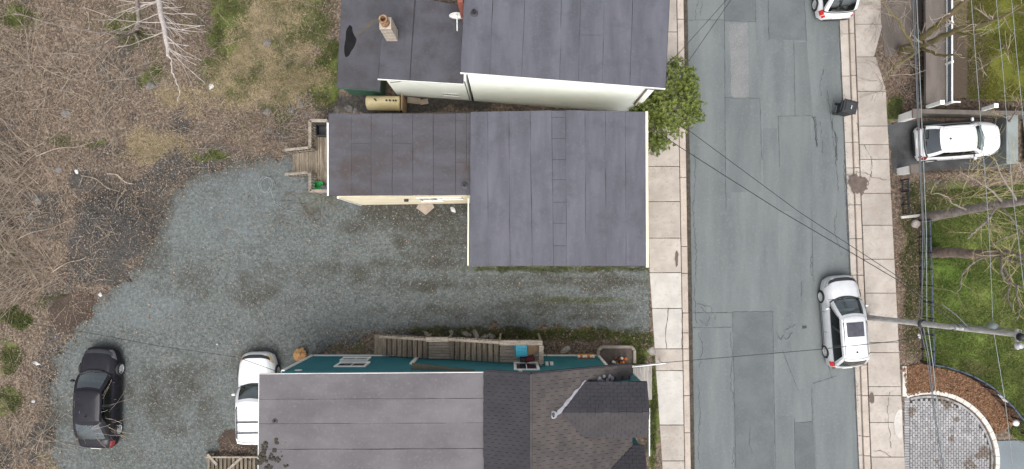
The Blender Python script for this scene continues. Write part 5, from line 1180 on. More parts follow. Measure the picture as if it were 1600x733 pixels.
# ================================================================ SMALL THINGS ROUND HOUSES A AND B
tk = thing('oil_tank','cream oval oil tank on legs between the white house and the middle house','tank',(*P2(606,168,0),0),R(-1))
K['tank'] = M('tank_cream',(.68,.58,.34),(.6,.5,.28),scale=2,rough=.45)
b_ = MB(); prof = []
for x_,s_ in ((-.80,.0),(-.80,.80),(-.78,.94),(-.74,1),(.74,1),(.78,.94),(.80,.80)): prof.append((x_,s_))
for x_,s_ in prof:
    for k in range(24): a = 2*math.pi*k/24; b_.v.append((x_,.33*s_*math.cos(a)*1.0,.95+.52*s_*math.sin(a)))
for i in range(len(prof)-1):
    for k in range(24): b_.f.append((i*24+k,i*24+(k+1)%24,(i+1)*24+(k+1)%24,(i+1)*24+k))
b_.f.append(tuple(6*24+k for k in range(24))); b_.build('tank_shell',K['tank'],tk,True)
for k,x_ in enumerate((-.28,.22,.38,.55,.66)): MB().lathe([(.03,1.44),(.03,1.56+.05*(k==0)*4),(.045,1.56+.05*(k==0)*4),(.045,1.6+.05*(k==0)*4)],10,(x_,.0,0)).build('fitting',K['dark'],tk)
for x_ in (-.6,.6):
    for y_ in (-.2,.2): MB().tube([(x_,y_*1.3,0),(x_,y_,.6)],.025,6).build('leg',K['metal'],tk)
MB().box(.86,.92,-.36,.36,.0,1.3).build('end_shield',K['card'],tk)
for (px,py,sx_,sy_,rz_a,lab) in ((647,158,.62,.30,-.1,'tan plywood offcut lying by the white wall right of the oil tank'),(663,160,.4,.25,.2,'darker plywood offcut lying under the basement window of the white house')):
    o = MB().cbox(-sx_/2,sx_/2,-sy_/2,sy_/2,0,.04,.006).build('plywood_offcut',K['ply']); o.location = (*P2(px,py),.1); o.rotation_euler = (.1,.05,rz_a); tag(o,lab,'plywood')
o = MB().add([(-.45,-.05,0),(.0,-.38,.02),(.42,-.02,.03),(.36,.16,.02),(-.35,.17,0),(-.45,-.05,.03),(.0,-.38,.05),(.42,-.02,.06),(.36,.16,.05),(-.35,.17,.03)],[(0,1,2,3,4),(9,8,7,6,5)]+[(i,(i+1)%5,5+(i+1)%5,5+i) for i in range(5)]).build('plywood_offcut',K['ply']); o.location = (*P2(666,324),.2); o.rotation_euler = (.15,0,0); tag(o,'broken plywood piece under the window of the middle house wing','plywood')
# door canopy items on deck
gb = thing('green_crate','bright green plastic crate on the wooden deck','crate',(*P2(500,290,zd),zd)); K['gplas'] = M('green_plastic',(.02,.36,.08),(.015,.28,.06),rough=.5)
for a,b,c,d in ((-.2,.2,-.16,-.13),(-.2,.2,.13,.16),(-.2,-.17,-.13,.13),(.17,.2,-.13,.13)): MB().box(a,b,c,d,.02,.26).build('side',K['gplas'],gb)
MB().box(-.2,.2,-.16,.16,0,.018).build('base',K['gplas'],gb)
o = MB().cbox(-.16,.16,-.2,.2,0,.42,.05).build('grey_sack',M('grey_sack',(.14,.13,.15),(.08,.08,.09),rough=.9)); o.location = (*P2(510,297,zd),zd); tag(o,'grey sack next to the green crate on the deck','sack')
bb_ = thing('black_bin','open black bin in the upper corner of the wooden deck','bin',(*P2(506,206,zd),zd))
for a,b,c,d in ((-.24,.24,-.26,-.23),(-.24,.24,.23,.26),(-.24,-.21,-.23,.23),(.21,.24,-.23,.23)): MB().box(a,b,c,d,0,.5).build('side',K['dark'],bb_)
MB().box(-.21,.21,-.23,.23,.0,.08).build('base',K['dark'],bb_)
o = MB().tube([P(420,290,0)+Vector((.31*math.cos(a)*(1+.05*math.sin(3*a)),.38*math.sin(a),.06+.01*k%3)) for k,a in enumerate(np.linspace(0,12.2,60))]+[P(430,318,.06),P(445,328,.06),P(470,332,.06)],.012,5).build('cable_coil',K['wirel']); tag(o,'thin pale cable coiled on the gravel beside the deck steps','cable')
# litter
K['litter'] = M('white_plastic',(.56,.57,.58),(.4,.41,.42),rough=.5)
def litter(px,py,sx_,sy_,lab,seed,name='litter',h=.06,mat='litter'):
    r_ = random.Random(seed); m = MB(); m.lathe([(.3,0),(.9,.1),(1,.4),(.7,.8),(.25,1)],9); m.v = [(v[0]*sx_*.8*(1+r_.uniform(-.5,.5)),v[1]*sy_*.8*(1+r_.uniform(-.5,.5)),v[2]*h) for v in m.v]
    o = m.build(name,K[mat]); o.location = (*P2(px,py),float(gz(*[np.array(q) for q in P2(px,py)]))+.02); o.rotation_euler = (0,0,r_.uniform(0,3)); return tag(o,lab,'litter')
litter(331,136,.12,.18,'white plastic bag lying on the brown leaves right of the birch tip',1,'plastic_bag')
litter(708,328,.1,.17,'white plastic bag on the gravel under the middle house wing',2,'plastic_bag')
litter(157,461,.11,.10,'white scrap at the corner of the pale gravel patch',3,'plastic_scrap')
litter(57,568,.09,.22,'pale crumpled scrap on the leaves left of the black sedan',4,'plastic_scrap')
litter(53,627,.10,.08,'small pale scrap at the left lower leaf area',5,'plastic_scrap',.08)
litter(121,208+60,.15,.1,'grey white scrap in the brush near the spoil heap',6,'plastic_scrap',.06)
litter(340,538,.05,.06,'tiny white scrap on the gravel north of the white suv',7,'plastic_scrap',.05)
litter(1435,525,.1,.14,'white curled scrap at the iron fence by the utility pole',8,'plastic_scrap',.08)
# rocks
K['slabr'] = M('broken_slab_pale', (.36,.33,.29), (.25,.23,.2), scale=6, rough=.95, rand=.15, bump=.5)
def rock(px,py,s,lab,seed,grp=None,el=1.,mat='rock'):
    r_ = random.Random(seed); bm = bmesh.new(); bmesh.ops.create_icosphere(bm,subdivisions=2,radius=1)
    for v in bm.verts: v.co *= 1+r_.uniform(-.2,.2); v.co.x *= s*el; v.co.y *= s; v.co.z *= s*.55
    me = bpy.data.meshes.new('rock'); bm.to_mesh(me); bm.free(); o = link('rock',me,None,K[mat]); o.location = (*P2(px,py),s*.05+float(gz(*[np.array(q) for q in P2(px,py)]))); o.rotation_euler = (0,0,r_.uniform(0,3)); return tag(o,lab,'rock',grp)
ROCKS_ = [(418,66,.26,'grey'),(404,55,.13,'small grey'),(418,175,.22,'round grey'),(455,172,.22,'flat grey'),(470,165,.2,'pale grey'),(420,204,.17,'small grey'),(527,174,.24,'broad grey'),(545,170,.24,'upright grey'),(555,173,.16,'small round grey'),(236,135,.3,'wide grey'),(60,312,.28,'blue grey'),(48,338,.2,'grey'),(92,265,.24,'pale'),(105,178,.3,'large pale'),(480,178,.16,'dark grey'),(465,155,.15,'little grey')]
GP = 'loose rocks in the rough ground'
ROCKS = [(a_,b_,c_*.72,d_) for a_,b_,c_,d_ in ROCKS_]
near = ['high in the pale grass','at the top of the pale grass','in the brown leaves left of the deck','above the wooden deck','right of its twin above the deck','left of the deck railing','left of the oil tank','touching the gap left of the oil tank','just left of the oil tank legs','in the leaves below the birch','in the brush at the left edge','below the blue grey rock at the left edge','near the brush above the spoil heap','in the leaves under the bare tree','at the deck corner','at the edge of the pale grass above the deck']
for k,((px,py,s,ad),nr_) in enumerate(zip(ROCKS,near)): rock(px,py,s,f'{ad} rock {nr_}',30+k,GP,1.25)
for k,(px,py,s,el,nr_) in enumerate(((668,523,.13,1.8,'leftmost broken slab on the bank above the stair'),(706,519,.1,1.6,'small broken slab on the bank behind the middle landing'),(728,521,.13,2.2,'long broken slab on the bank behind the upper stair flight'),(744,523,.15,2.,'large pale broken slab on the bank above the stair'),(757,526,.13,1.9,'slanted broken slab left of the top landing'),(768,525,.13,1.7,'broken slab touching the top landing'),(884,546,.15,1.8,'pale slab fragment on the grass right of the top landing'),(1018,548,.2,1.2,'brown rock beside the planter on the sidewalk edge'))): rock(px,py,s,nr_,80+k,'broken slabs along the stair bank',el,'slabr')
# ================================================================ RIGHT SIDE: PILLARS, WALLS, FENCES
def pillar(px,py,lab,h=1.25,w_=.34):
    t = thing('gate_pillar',lab,'pillar',(*P2(px,py),0),R(3),'white gate pillars')
    MB().cbox(-w_/2,w_/2,-w_/2,w_/2,-.1,h,.02).build('shaft',K['white'],t); MB().cbox(-w_/2-.05,w_/2+.05,-w_/2-.05,w_/2+.05,h+.002,h+.09,.03).build('cap',K['walk'],t); return t
pillar(1408,185.5,'white gate pillar with taupe cap on the uphill side of the driveway mouth'); pillar(1406.5,268.5,'white gate pillar with taupe cap on the lawn side of the driveway mouth',1.15)
rwall = thing('retaining_wall','taupe concrete retaining wall above the white crossover','retaining wall')
K['rwall'] = M('retaining_concrete',(.13,.115,.10),(.075,.066,.058),scale=1.4,rough=.95,c3=(.05,.045,.035),s3=7,t3=(.56,.68))
MB().prism([P2(1438,176,1.1),P2(1438,171,1.1),P2(1640,174,1.1),P2(1640,180,1.1)],-.1,1.1).build('wall_face',K['rwall'],rwall)
MB().prism([P2(1437,177,1.14),P2(1437,170.5,1.14),P2(1580,173.5,1.14),P2(1580,180.5,1.14)],1.102,1.16).build('coping',K['walk'],rwall)
ew = thing('end_wall','grey green end wall closing the driveway behind the white crossover','wall')
MB().prism([P2(1573,175,.9),P2(1590,175,.9),P2(1590,255,.9),P2(1573,255,.9)],0,.9).build('wall_face',M('grey_green_render',(.20,.22,.215),(.15,.165,.16),scale=1.5,rough=.9),ew)
MB().prism([P2(1572.5,174,.95),P2(1590.5,174,.95),P2(1590.5,256,.95),P2(1572.5,256,.95)],.902,.96).build('coping',M('grey_green_coping',(.22,.25,.245),(.17,.19,.185),scale=1.5,rough=.9),ew)
br = sheet('brick_yard',[(1591,170),(1640,170),(1640,262),(1591,262)],0,M('brick_ground',(.15,.095,.075),(.10,.07,.055),scale=3,rough=.95,c3=(.3,.25,.2),s3=9,t3=(.62,.68)),.15,zf=.3,wob=.5)
# white rail fence on the terrace
wf = thing('white_fence','white topped fence along the mossy terrace','fence')
xa = P(1488,0,1.5).x
MB().box(xa-.032,xa+.032,P(0,156,1.95).y,P(0,-45,1.95).y,1.46,1.5).build('top_rail',K['white'],wf)
MB().box(xa-.03,xa+.03,P(0,156,1.95).y,P(0,-45,1.95).y,1.1,1.16).build('bottom_rail',K['white'],wf)
slm = MB().box(-.012,.012,-.055,.055,0,.29).mesh('slat',M('fence_slat_grey',(.13,.16,.185),(.10,.125,.15),rough=.6))
yy = P(0,156,1.95).y
while yy < P(0,-45,1.95).y: o = link('slat',slm,wf); o.location = (xa,yy+.06,1.165); yy += .122
for py in (156,92,30,-30): q = P(0,py,1.95).y; MB().box(xa-.05,xa+.05,q-.05,q+.05,1.0,1.53).build('post',K['white'],wf)
MB().box(xa+.05,xa+.40,P(0,156,1.95).y-.02,P(0,156,1.95).y+.04,1.42,1.49).build('return_rail',K['white'],wf)
def wpost(b,t,lab,w_=.13,z0=1.0,z1=2.0,name='white_post'):
    o = thing(name,lab,'post'); p, q = P(b[0],b[1],z0), P(t[0],t[1],z1)
    MB().beam(p,q,w_,w_,(0,1,0)).build('shaft',K['white'],o); MB().cbox(q.x-w_*.7,q.x+w_*.7,q.y-w_*.7,q.y+w_*.7,z1+.0,z1+.05,.02).build('cap',K['white'],o); return o
wpost((1449,167),(1472,160),'white post at the end of the taupe terrace walk',.15,1.06,2.1)
wpost((1536,171),(1556,165),'white post on the retaining wall above the crossover bonnet',.15,1.16,2.0)
# iron fence pieces
def iron(name,lab,base,h,mat_top,mat,gap=.12,posts=True,sag=False):
    t = thing(name,lab,'fence'); pts = [Vector(p) for p in base]
    for z_,w2_,mt,nm in ((h,.05,mat_top,'top_rail'),(h*.82,.03,mat,'middle_rail'),(.12,.035,mat,'bottom_rail')):
        MB().tube([(p.x,p.y,z_) for p in pts],w2_/2 if nm!='top_rail' else .032,6).build(nm,mt,t)
    pk = MB().box(-.009,.009,-.009,.009,.05,h).mesh('picket',mat); acc = 0
    for a,b in zip(pts[:-1],pts[1:]):
        L_ = (b-a).length; s_ = gap-acc
        while s_ < L_: o = link('picket',pk,t); q = a+(b-a)*(s_/L_); o.location = (q.x,q.y,0); s_ += gap
        acc = L_-(s_-gap)
    if posts:
        pm_ = MB().box(-.03,.03,-.03,.03,0,h+.06).mesh('post',mat); d_ = 0
        for i,p in enumerate(pts):
            if i % max(1,len(pts)//6) == 0 or i == len(pts)-1: o = link('post',pm_,t); o.location = (p.x,p.y,0)
    return t
iron('iron_fence','straight black iron fence along the lawn between the second tree and the mulch bed',[P2(1433.5+(y-345)*.031,y) for y in range(345,570,25)]+[P2(1440.5,567)],1.0,K['ironb'],K['iron'])
top = [(1457,570),(1478,573),(1500,580),(1521,588),(1540,598),(1556,609),(1571,623),(1586,639),(1601,658),(1620,684)]
iron('curved_iron_fence','curved blue grey metal fence between the mulch bed and the lawn',[P2(*p,1.0) for p in top],1.0,K['ironb'],K['iron'])
iron('short_iron_fence','short black iron fence beside the lawn side gate pillar',[P2(1407.5,282),P2(1408.5,300),P2(1409,320),P2(1409.5,334)],.62,K['iron'],K['iron'],.12)
ks_ = MB().cbox(-.55,.55,-.07,.07,0,.12,.02).build('kerb_log',K['pole']); ks_.location = (*P2(1424,338),.0); ks_.rotation_euler = (0,0,R(6)); tag(ks_,'pale grey edging log at the foot of the short iron fence','edging')
sg = MB(); sg.lathe([(.20,0),(.21,.18),(.17,.27),(.06,.3)],18); o = sg.build('concrete_post',M('stump_grey',(.33,.29,.26),(.24,.21,.19),scale=6,rough=.95),None,True); o.location = (*P2(1427.5,350),0); tag(o,'round grey concrete stub in the grass below the edging log','stub')
lg = thing('garden_lamp','white globe garden lamp on a thin post at the end of the mulch bed','lamp',(*P2(1572,656),0)); MB().lathe([(.03,0),(.03,.55)],10).build('lamp_post',K['iron'],lg); MB().lathe([(.03,.55),(.12,.57),(.15,.63),(.14,.69),(.05,.76)],20).build('globe',M('globe_white',(.78,.76,.72),(.7,.68,.64),rough=.35),lg,True)
sgn = thing('yard_sign','small white and green sign tied to the curved fence','sign',(*P2(1566,622,.8),.8),R(-50)); MB().box(-.22,.22,-.012,.012,-.1,.16).build('panel',K['white'],sgn); MB().box(-.14,.14,.013,.018,-.05,.1).build('green_field',K['gplas'],sgn)

# ================================================================ UTILITY POLE AND WIRES
pl_ = thing('utility_pole','leaning looking grey wooden utility pole behind the silver car','utility pole')
pb0, pt0 = P(1354,496,0), P(1604,524.5,10.3)
n = 12; MB().tube([pb0.lerp(pt0,i/n)+Vector((0,0,-.1 if i==0 else 0)) for i in range(n+1)],[.135-.045*i/n for i in range(n+1)],14).build('shaft',K['pole'],pl_,True)
def pp(z): return pb0.lerp(pt0,z/10.3)
MB().tube([pp(4.45),pp(4.6)],[.18,.18],14).build('strap',K['dark'],pl_)
MB().tube([pp(7.5),pp(7.2)+Vector((-.5,.55,.25)),pp(7.2)+Vector((-1.0,.95,.2))],[.022,.018,.014],6).build('bracket_arm',K['cable'],pl_)
MB().tube([pp(6.4)+Vector((.16,.12,0)),pp(9.9)+Vector((.12,.14,0))],.025,6).build('conduit',K['wirel'],pl_)
for z in (6.6,6.9,7.15): MB().lathe([(.04,0),(.065,.03),(.04,.07),(.06,.1),(.03,.14)],10,tuple(pp(z)+Vector((-.12,.0,0)))).build('insulator',K['litter'],pl_)
MB().lathe([(.07,0),(.12,.05),(.12,.3),(.06,.36)],12,tuple(pp(8.6)+Vector((-.05,.22,0)))).build('junction_box',K['wirel'],pl_,True)
MB().lathe([(.06,0),(.14,.05),(.07,.12),(.13,.17),(.06,.25)],12,tuple(pp(10.15)+Vector((-.15,-.05,0)))).build('insulator',K['dark'],pl_,True); MB().lathe([(.06,0),(.13,.05),(.06,.12),(.1,.2)],12,tuple(pp(10.0)+Vector((-.1,-.35,0)))).build('insulator',K['litter'],pl_,True)
MB().beam(pp(10.0)+Vector((-.1,.2,0)),pp(10.0)+Vector((-.1,-.5,0)),.08,.1).build('cross_arm',K['pole'],pl_)
def wire(lab,pts,r,mat,name='overhead_wire',sag=0.,grp='overhead wires'):
    w3 = [Vector(p) for p in pts]; out = []
    for a,b in zip(w3[:-1],w3[1:]):
        n = max(2,int((b-a).length/.8))
        for k in range(n): t = k/n; q = a.lerp(b,t); q.z -= sag*4*t*(1-t); out.append(q)
    out.append(w3[-1]); o = MB().tube(out,r,5).build(name,K[mat]); return tag(o,lab,'wire',grp)
wire('thick grey cable running up the photo left of the right trees, left of its pair',[P(1424,-60,4.6),P(1431,110,4.5),P(1436,230,4.5),P(1442,360,4.5),pp(4.55)+Vector((-.05,.2,0)),P(1452,560,4.5),P(1460,640,4.5),P(1474,733,4.6),P(1484,800,4.6)],.023,'cable')
wire('thinner pale cable paired just right of the thick grey cable over the verge',[P(1430,-60,4.9),P(1437,110,4.8),P(1442,230,4.8),P(1447.5,360,4.8),pp(4.9)+Vector((-.05,.2,0)),P(1458,570,4.8),P(1465,640,4.8),P(1477,733,4.9),P(1487,800,4.9)],.016,'wirel')
wire('third cable of the roadside bundle running above the straight iron fence',[P(1427,-60,4.3),P(1434,130,4.25),P(1439,260,4.25),P(1446,400,4.25),pp(4.3)+Vector((-.05,.2,0)),P(1449,560,4.2),P(1458,640,4.2),P(1471,733,4.2),P(1480,800,4.2)],.013,'cable')
wire('leftmost thin pale power line crossing the right trees from top to bottom',[P(1513,-60,8.8),P(1526,110,8.6),P(1545,350,8.5),pp(8.6)+Vector((.05,.12,.05)),P(1571,630,8.5),P(1583,733,8.6),P(1592,800,8.6)],.010,'wirel')
wire('middle thin pale power line crossing the mossy terrace and upper trees',[P(1551,-60,9.6),P(1567,110,9.5),P(1582,300,9.5),P(1600,450,9.6),P(1625,640,9.6)],.010,'wirel')
wire('rightmost thin pale power line at the upper right edge of the photo',[P(1575,-60,10.2),P(1591,110,10.2),P(1601,210,10.2),P(1625,420,10.2)],.010,'wirel')
hb2 = P(1012,168,ZB)
wire('upper of two dark service wires crossing the street from the shrub to the pole',[P(1050,188,4.9),P(1082,208,5.1),P(1247,330,5.9),P(1398,429,6.6),pp(7.4)],.013,'wire')
wire('lower of two dark service wires crossing the street from the shrub to the pole',[P(1020,200,4.6),P(1058,227,4.8),P(1220,330,5.6),P(1400,436,6.4),pp(7.0)],.016,'wire')
wire('dark service wire from the teal house front across the street to the pole',[P(990,572,3.2),P(1045,566,3.6),P(1280,546,4.9),P(1400,533,5.6),pp(6.9)],.014,'wire')
wire('dark wire over the street at the top near the white house, right one',[P(1040,140,5.4),P(1075,97,5.7),P(1142,0,6.6),P(1190,-70,7)],.013,'wire')
wire('dark wire over the street at the top near the white house, left one',[P(1030,110,5.4),P(1060,84,5.7),P(1135,0,6.6),P(1180,-55,7)],.011,'wire')
wire('thin dark wire over the gravel from the left brush to the teal house',[P(40,505,3.4),P(132,519,3.2),P(250,541,3.3),P(370,558,3.6),P(440,583,4.2)],.011,'wire')

# ================================================================ TREES AND SHRUBS
def rvec(r_): return Vector((r_.gauss(0,1),r_.gauss(0,1),r_.gauss(0,1))).normalized()
def branch(r_, mb, p, d, L_, r0, depth, wig=.25, up_=.12, nseg=6, sides=4, kids=(3,5), spread=.9, rmin=.006):
    pts = [Vector(p)]; d = Vector(d).normalized(); rad = [r0]
    for i in range(nseg):
        d = (d+rvec(r_)*wig+Vector((0,0,up_))).normalized(); pts.append(pts[-1]+d*(L_/nseg)); rad.append(max(rmin,r0*(1-.8*(i+1)/nseg)))
    mb.tube(pts,rad,sides if r0 > .012 else 3,False)
    if depth > 0:
        for k in range(r_.randint(*kids)):
            t = r_.uniform(.2,1.0); i = min(nseg-1,int(t*nseg)); q = pts[i].lerp(pts[i+1],t*nseg-i); dd_ = (pts[i+1]-pts[i]).normalized()
            nd_ = (dd_+rvec(r_)*spread).normalized()
            branch(r_,mb,q,nd_,L_*r_.uniform(.35,.65),max(rmin,rad[i]*.55),depth-1,wig,up_,max(3,nseg-1),sides,kids,spread,rmin)
    return pts
def tree(name,lab,trunk,limbs,mat,twmat,seed,tw=14,twL=(.6,1.4),depth=2,cat='tree',limbmat=None,spread=1.0,twr=.012,up_=.06,wig=.28,kids=(2,4)):
    """trunk and limbs: lists of (px,py,z,radius)"""
    t = thing(name,lab,cat); r_ = random.Random(seed)
    def path(pp_): return smooth([P(a,b,c) for a,b,c,_ in pp_]), np.interp(np.linspace(0,1,(len(pp_)-1)*5+1),np.linspace(0,1,len(pp_)),[q[3] for q in pp_])
    tp, tr = path(trunk); tp = [p+rvec(r_)*.02 for p in tp]
    MB().tube(tp,list(tr),12,True).build('trunk',K[mat],t,True)
    tg = MB()
    for lb_ in limbs:
        lp, lr = path(lb_); lp = [lp[0]]+[p+rvec(r_)*.035 for p in lp[1:]]
        MB().tube(lp,[q*(.8 if limbmat != 'moss' else 1) for q in lr],8,True).build('limb',K[limbmat or mat],t,True)
        for k in range(tw):
            i = r_.randint(1,len(lp)-1); d = (lp[i]-lp[i-1]).normalized(); branch(r_,tg,lp[i],d*.8+rvec(r_)*spread,r_.uniform(*twL),max(twr,lr[i]*.4),depth,wig,up_,5,4,kids,.9,twr*.5)
    tag(tg.build('twigs',K[twmat],t,False,fix=False),kind='stuff')
    return t
tree('bare_tree','mossy forked tree leaning over the taupe walk at the upper right',[(1408,80,-.1,.26),(1418,76,.8,.22),(1434,70,1.9,.2)],
     [[(1428,71,1.5,.17),(1445,56,2.8,.14),(1470,35,4.2,.12),(1500,8,5.5,.10),(1530,-20,6.8,.09)],[(1434,72,1.9,.17),(1455,65,3,.13),(1485,51,4.4,.11),(1520,40,5.6,.09),(1560,30,6.8,.06),(1600,8,7.8,.03)],
      [(1430,72,1.7,.08),(1418,58,3.2,.05),(1405,34,4.2,.04),(1390,18,5,.03),(1376,-2,5.6,.02)],[(1436,78,2.0,.09),(1420,90,3.2,.06),(1402,100,4,.045),(1394,112,4.6,.03),(1384,124,5,.015)],
      [(1440,76,2.2,.08),(1470,86,3.4,.05),(1500,86,4.6,.045),(1522,98,5.4,.035),(1545,122,6.2,.02)],[(1485,51,4.2,.06),(1530,58,5.5,.045),(1560,66,6.4,.035),(1578,80,7,.025),(1586,110,7.6,.015)],
      [(1512,40,5.2,.05),(1545,30,6.4,.04),(1580,18,7.2,.03),(1612,16,8,.02)]],'moss','twig',11,tw=9,twL=(.5,1.3),depth=1,limbmat='moss',kids=(2,3))
tree('bare_tree','thick grey trunk rising right across the lawn below the driveway',[(1440,341,-.1,.25),(1475,335,1.6,.22),(1512,328,3.1,.2),(1555,320,4.6,.18),(1590,316,5.8,.16),(1640,306,7.3,.12)],
     [[(1556,320,4.6,.09),(1546,340,5.2,.06),(1530,356,5.6,.05),(1512,372,5.9,.03)],[(1596,314,5.9,.09),(1604,295,6.6,.06),(1600,270,7,.04),(1590,250,7.4,.02)],[(1512,328,3.2,.06),(1490,318,4.2,.04),(1476,306,4.8,.03),(1455,302,5,.015)],
      [(1570,318,5,.06),(1548,296,5.8,.04),(1530,285,6.2,.03),(1498,268,6.6,.015)],[(1560,320,4.8,.05),(1582,345,5.6,.04),(1600,366,6,.03)],[(1592,316,5.8,.06),(1566,280,6.6,.04),(1556,250,7.2,.02)]],'bark','twigy',12,tw=7,twL=(.5,1.2),depth=1,kids=(2,3))
tree('bare_tree','brown trunked bare tree in the middle of the lawn with crooked pale limbs',[(1455,394.5,-.1,.27),(1490,395,1.6,.23),(1520,397,2.9,.21),(1552,396,4.2,.18),(1562,393,4.6,.15)],
     [[(1558,392,4.4,.13),(1575,392,5.2,.10),(1592,400,6,.09),(1625,412,7,.06)],[(1556,398,4.3,.11),(1565,404,4.7,.08),(1564,422,5.2,.07),(1574,440,5.6,.06),(1590,446,6,.05),(1610,455,6.4,.03)],[(1566,416,5,.07),(1578,440,5.6,.055),(1574,460,6,.045),(1582,485,6.6,.03)],
      [(1590,446,6,.05),(1588,460,6.3,.04),(1594,478,6.7,.03),(1590,500,7,.02)],[(1540,400,3.8,.06),(1518,412,4.4,.05),(1504,430,4.8,.04),(1502,448,5,.025),(1496,458,5.2,.015)],[(1548,388,4.2,.05),(1560,376,5,.04),(1584,366,5.6,.03),(1600,360,6,.02)],
      [(1562,396,4.6,.1),(1585,408,5.6,.085),(1612,415,6.4,.07)]],'barkb','twigy',13,tw=9,twL=(.5,1.3),depth=1,limbmat='bark',kids=(2,4))
tree('bare_tree','slender yellow budded sapling behind the white crossover bonnet',[(1570,200,0,.05),(1580,185,1.4,.04),(1590,172,2.4,.03)],[[(1580,185,1.4,.03),(1560,180,2.4,.02),(1548,172,3,.012)],[(1585,178,2,.03),(1590,160,3,.02),(1580,150,3.6,.012)],[(1588,172,2.2,.03),(1605,160,3.2,.02)]],'barkb','twigy',14,tw=8,twL=(.3,.8),depth=1)
# pale birch reaching into the frame at the upper left
bt = tree('bare_tree','pale barked bare tree leaning down into the frame at the top left',[(238,-70,-.1,.17),(246,-20,1.6,.15),(252,20,2.6,.13),(259,55,3.3,.105),(262,78,3.6,.085),(262,88,3.7,.05)],
     [[(262,84,3.7,.06),(267,92,3.8,.04),(269,110,3.9,.034),(275,126,4,.03),(280,140,4,.025),(278,160,4,.01)]],'birch','birch',15,tw=4,twL=(.2,.6),depth=0)
r_ = random.Random(3); tg = MB(); st_ = smooth([P(246,-20,1.6),P(252,20,2.6),P(259,55,3.3),P(262,78,3.6)])
for k in range(30):
    i = r_.randint(1,len(st_)-1); sgn_ = 1 if r_.random() < .72 else -1; d = Vector((sgn_*r_.uniform(.25,1.),-r_.uniform(.1,.9),r_.uniform(.05,.5)))
    branch(r_,tg,st_[i],d,r_.uniform(1.0,2.3),r_.uniform(.022,.036),1,.10,.02,6,4,(1,3),.35,.009)
tag(tg.build('side_branches',K['birch'],bt,fix=False),kind='stuff')
tree('bare_tree','grey forked bare tree in the brush left of the pale tree',[(208,52,-.1,.13),(216,38,1.2,.1),(216,20,2.0,.09),(212,-10,3,.07)],[[(213,50,.6,.06),(180,62,2.2,.05),(140,78,3.4,.04),(90,92,4.2,.02)],[(214,48,.8,.05),(150,50,2.4,.04),(80,36,3.6,.03),(20,20,4.4,.02)],[(216,40,1.1,.05),(250,48,2.2,.035),(270,44,3,.02)],[(212,52,.4,.04),(222,80,1.4,.03),(238,120,2.2,.02),(250,140,2.5,.01)]],'bark','twig',16,tw=9,twL=(.5,1.2),depth=1)
# long bare stems at the left edge
def thicket(name,lab,c,n,seed,L_=(2.,4.),ang=(150,215),tilt=(.25,.7),mat='twig',r0=.016,depth=1,spread=1.2,cat='shrub',grp='bare shrubs on the rough ground'):
    r_ = random.Random(seed); m = MB()
    for k in range(n):
        p = P(c[0]+r_.gauss(0,spread*20),c[1]+r_.gauss(0,spread*16),0); p.z = 0; a = R(r_.uniform(*ang)); z_ = r_.uniform(*tilt)
        branch(r_,m,p,(math.cos(a),math.sin(a),z_),r_.uniform(*L_),r_.uniform(.6,1.2)*r0,depth,.14,-.03,7,3,(2,4),.5,.006)
    o = m.build(name,K[mat],None,fix=False); return tag(o,lab,cat,grp)
thicket('bare_shrub','dense tangle of bare stems at the left edge above the spoil heap',(40,255),72,21,(1.8,3.8),(120,250),mat='twig',r0=.017)
thicket('bare_shrub','arching bare stems under the open ground at the far left middle',(30,330),60,22,(1.8,3.4),(90,260))
thicket('bare_shrub','low mat of bare stems below the spoil heap at the left edge',(50,420),64,23,(1.6,3.2),(100,260))
thicket('bare_shrub','bare twiggy shrub at the top left corner',(60,120),36,24,(1.5,3.2),(0,360))
thicket('bare_shrub','bare twigs crowding the ground around the grey forked tree',(170,130),30,25,(1.2,2.4),(0,360))
thicket('bare_shrub','tangled bare shrub left of the wooden deck',(425,215),44,26,(.8,2.0),(0,360),mat='barkb',r0=.012)
thicket('bare_shrub','dry bare shrub under the deck railing spilling onto the gravel',(490,308),34,27,(.4,1.0),(180,340),mat='barkb',r0=.009,spread=.8)
thicket('bare_shrub','bare stems lying over the black sedan from the left',(122,648),26,28,(1.4,2.8),(-20,30),(.5,.9),mat='twig',r0=.010,spread=.8)
thicket('bare_shrub','short bare twigs at the bottom left corner',(40,690),30,29,(1.,2.2),(0,360))
thicket('bare_shrub','reddish bare shrub between the right sidewalk and the taupe walk',(1398,125),34,30,(.8,1.8),(0,360),mat='barkb',r0=.012,spread=.7)
thicket('bare_shrub','bare shrub over the fence of the mossy terrace',(1510,60),34,31,(.9,2.0),(0,360),mat='barkb',r0=.011,spread=1.)
thicket('bare_shrub','thin bare shrub on the lawn edge below the crossover',(1530,300),36,32,(.9,2.2),(-60,90),mat='twigy',r0=.011,spread=1.2)
thicket('bare_shrub','bare shrub at the top edge left of the entry path',(1388,10),20,33,(.8,1.6),(0,360),mat='twig',r0=.012,spread=.5)
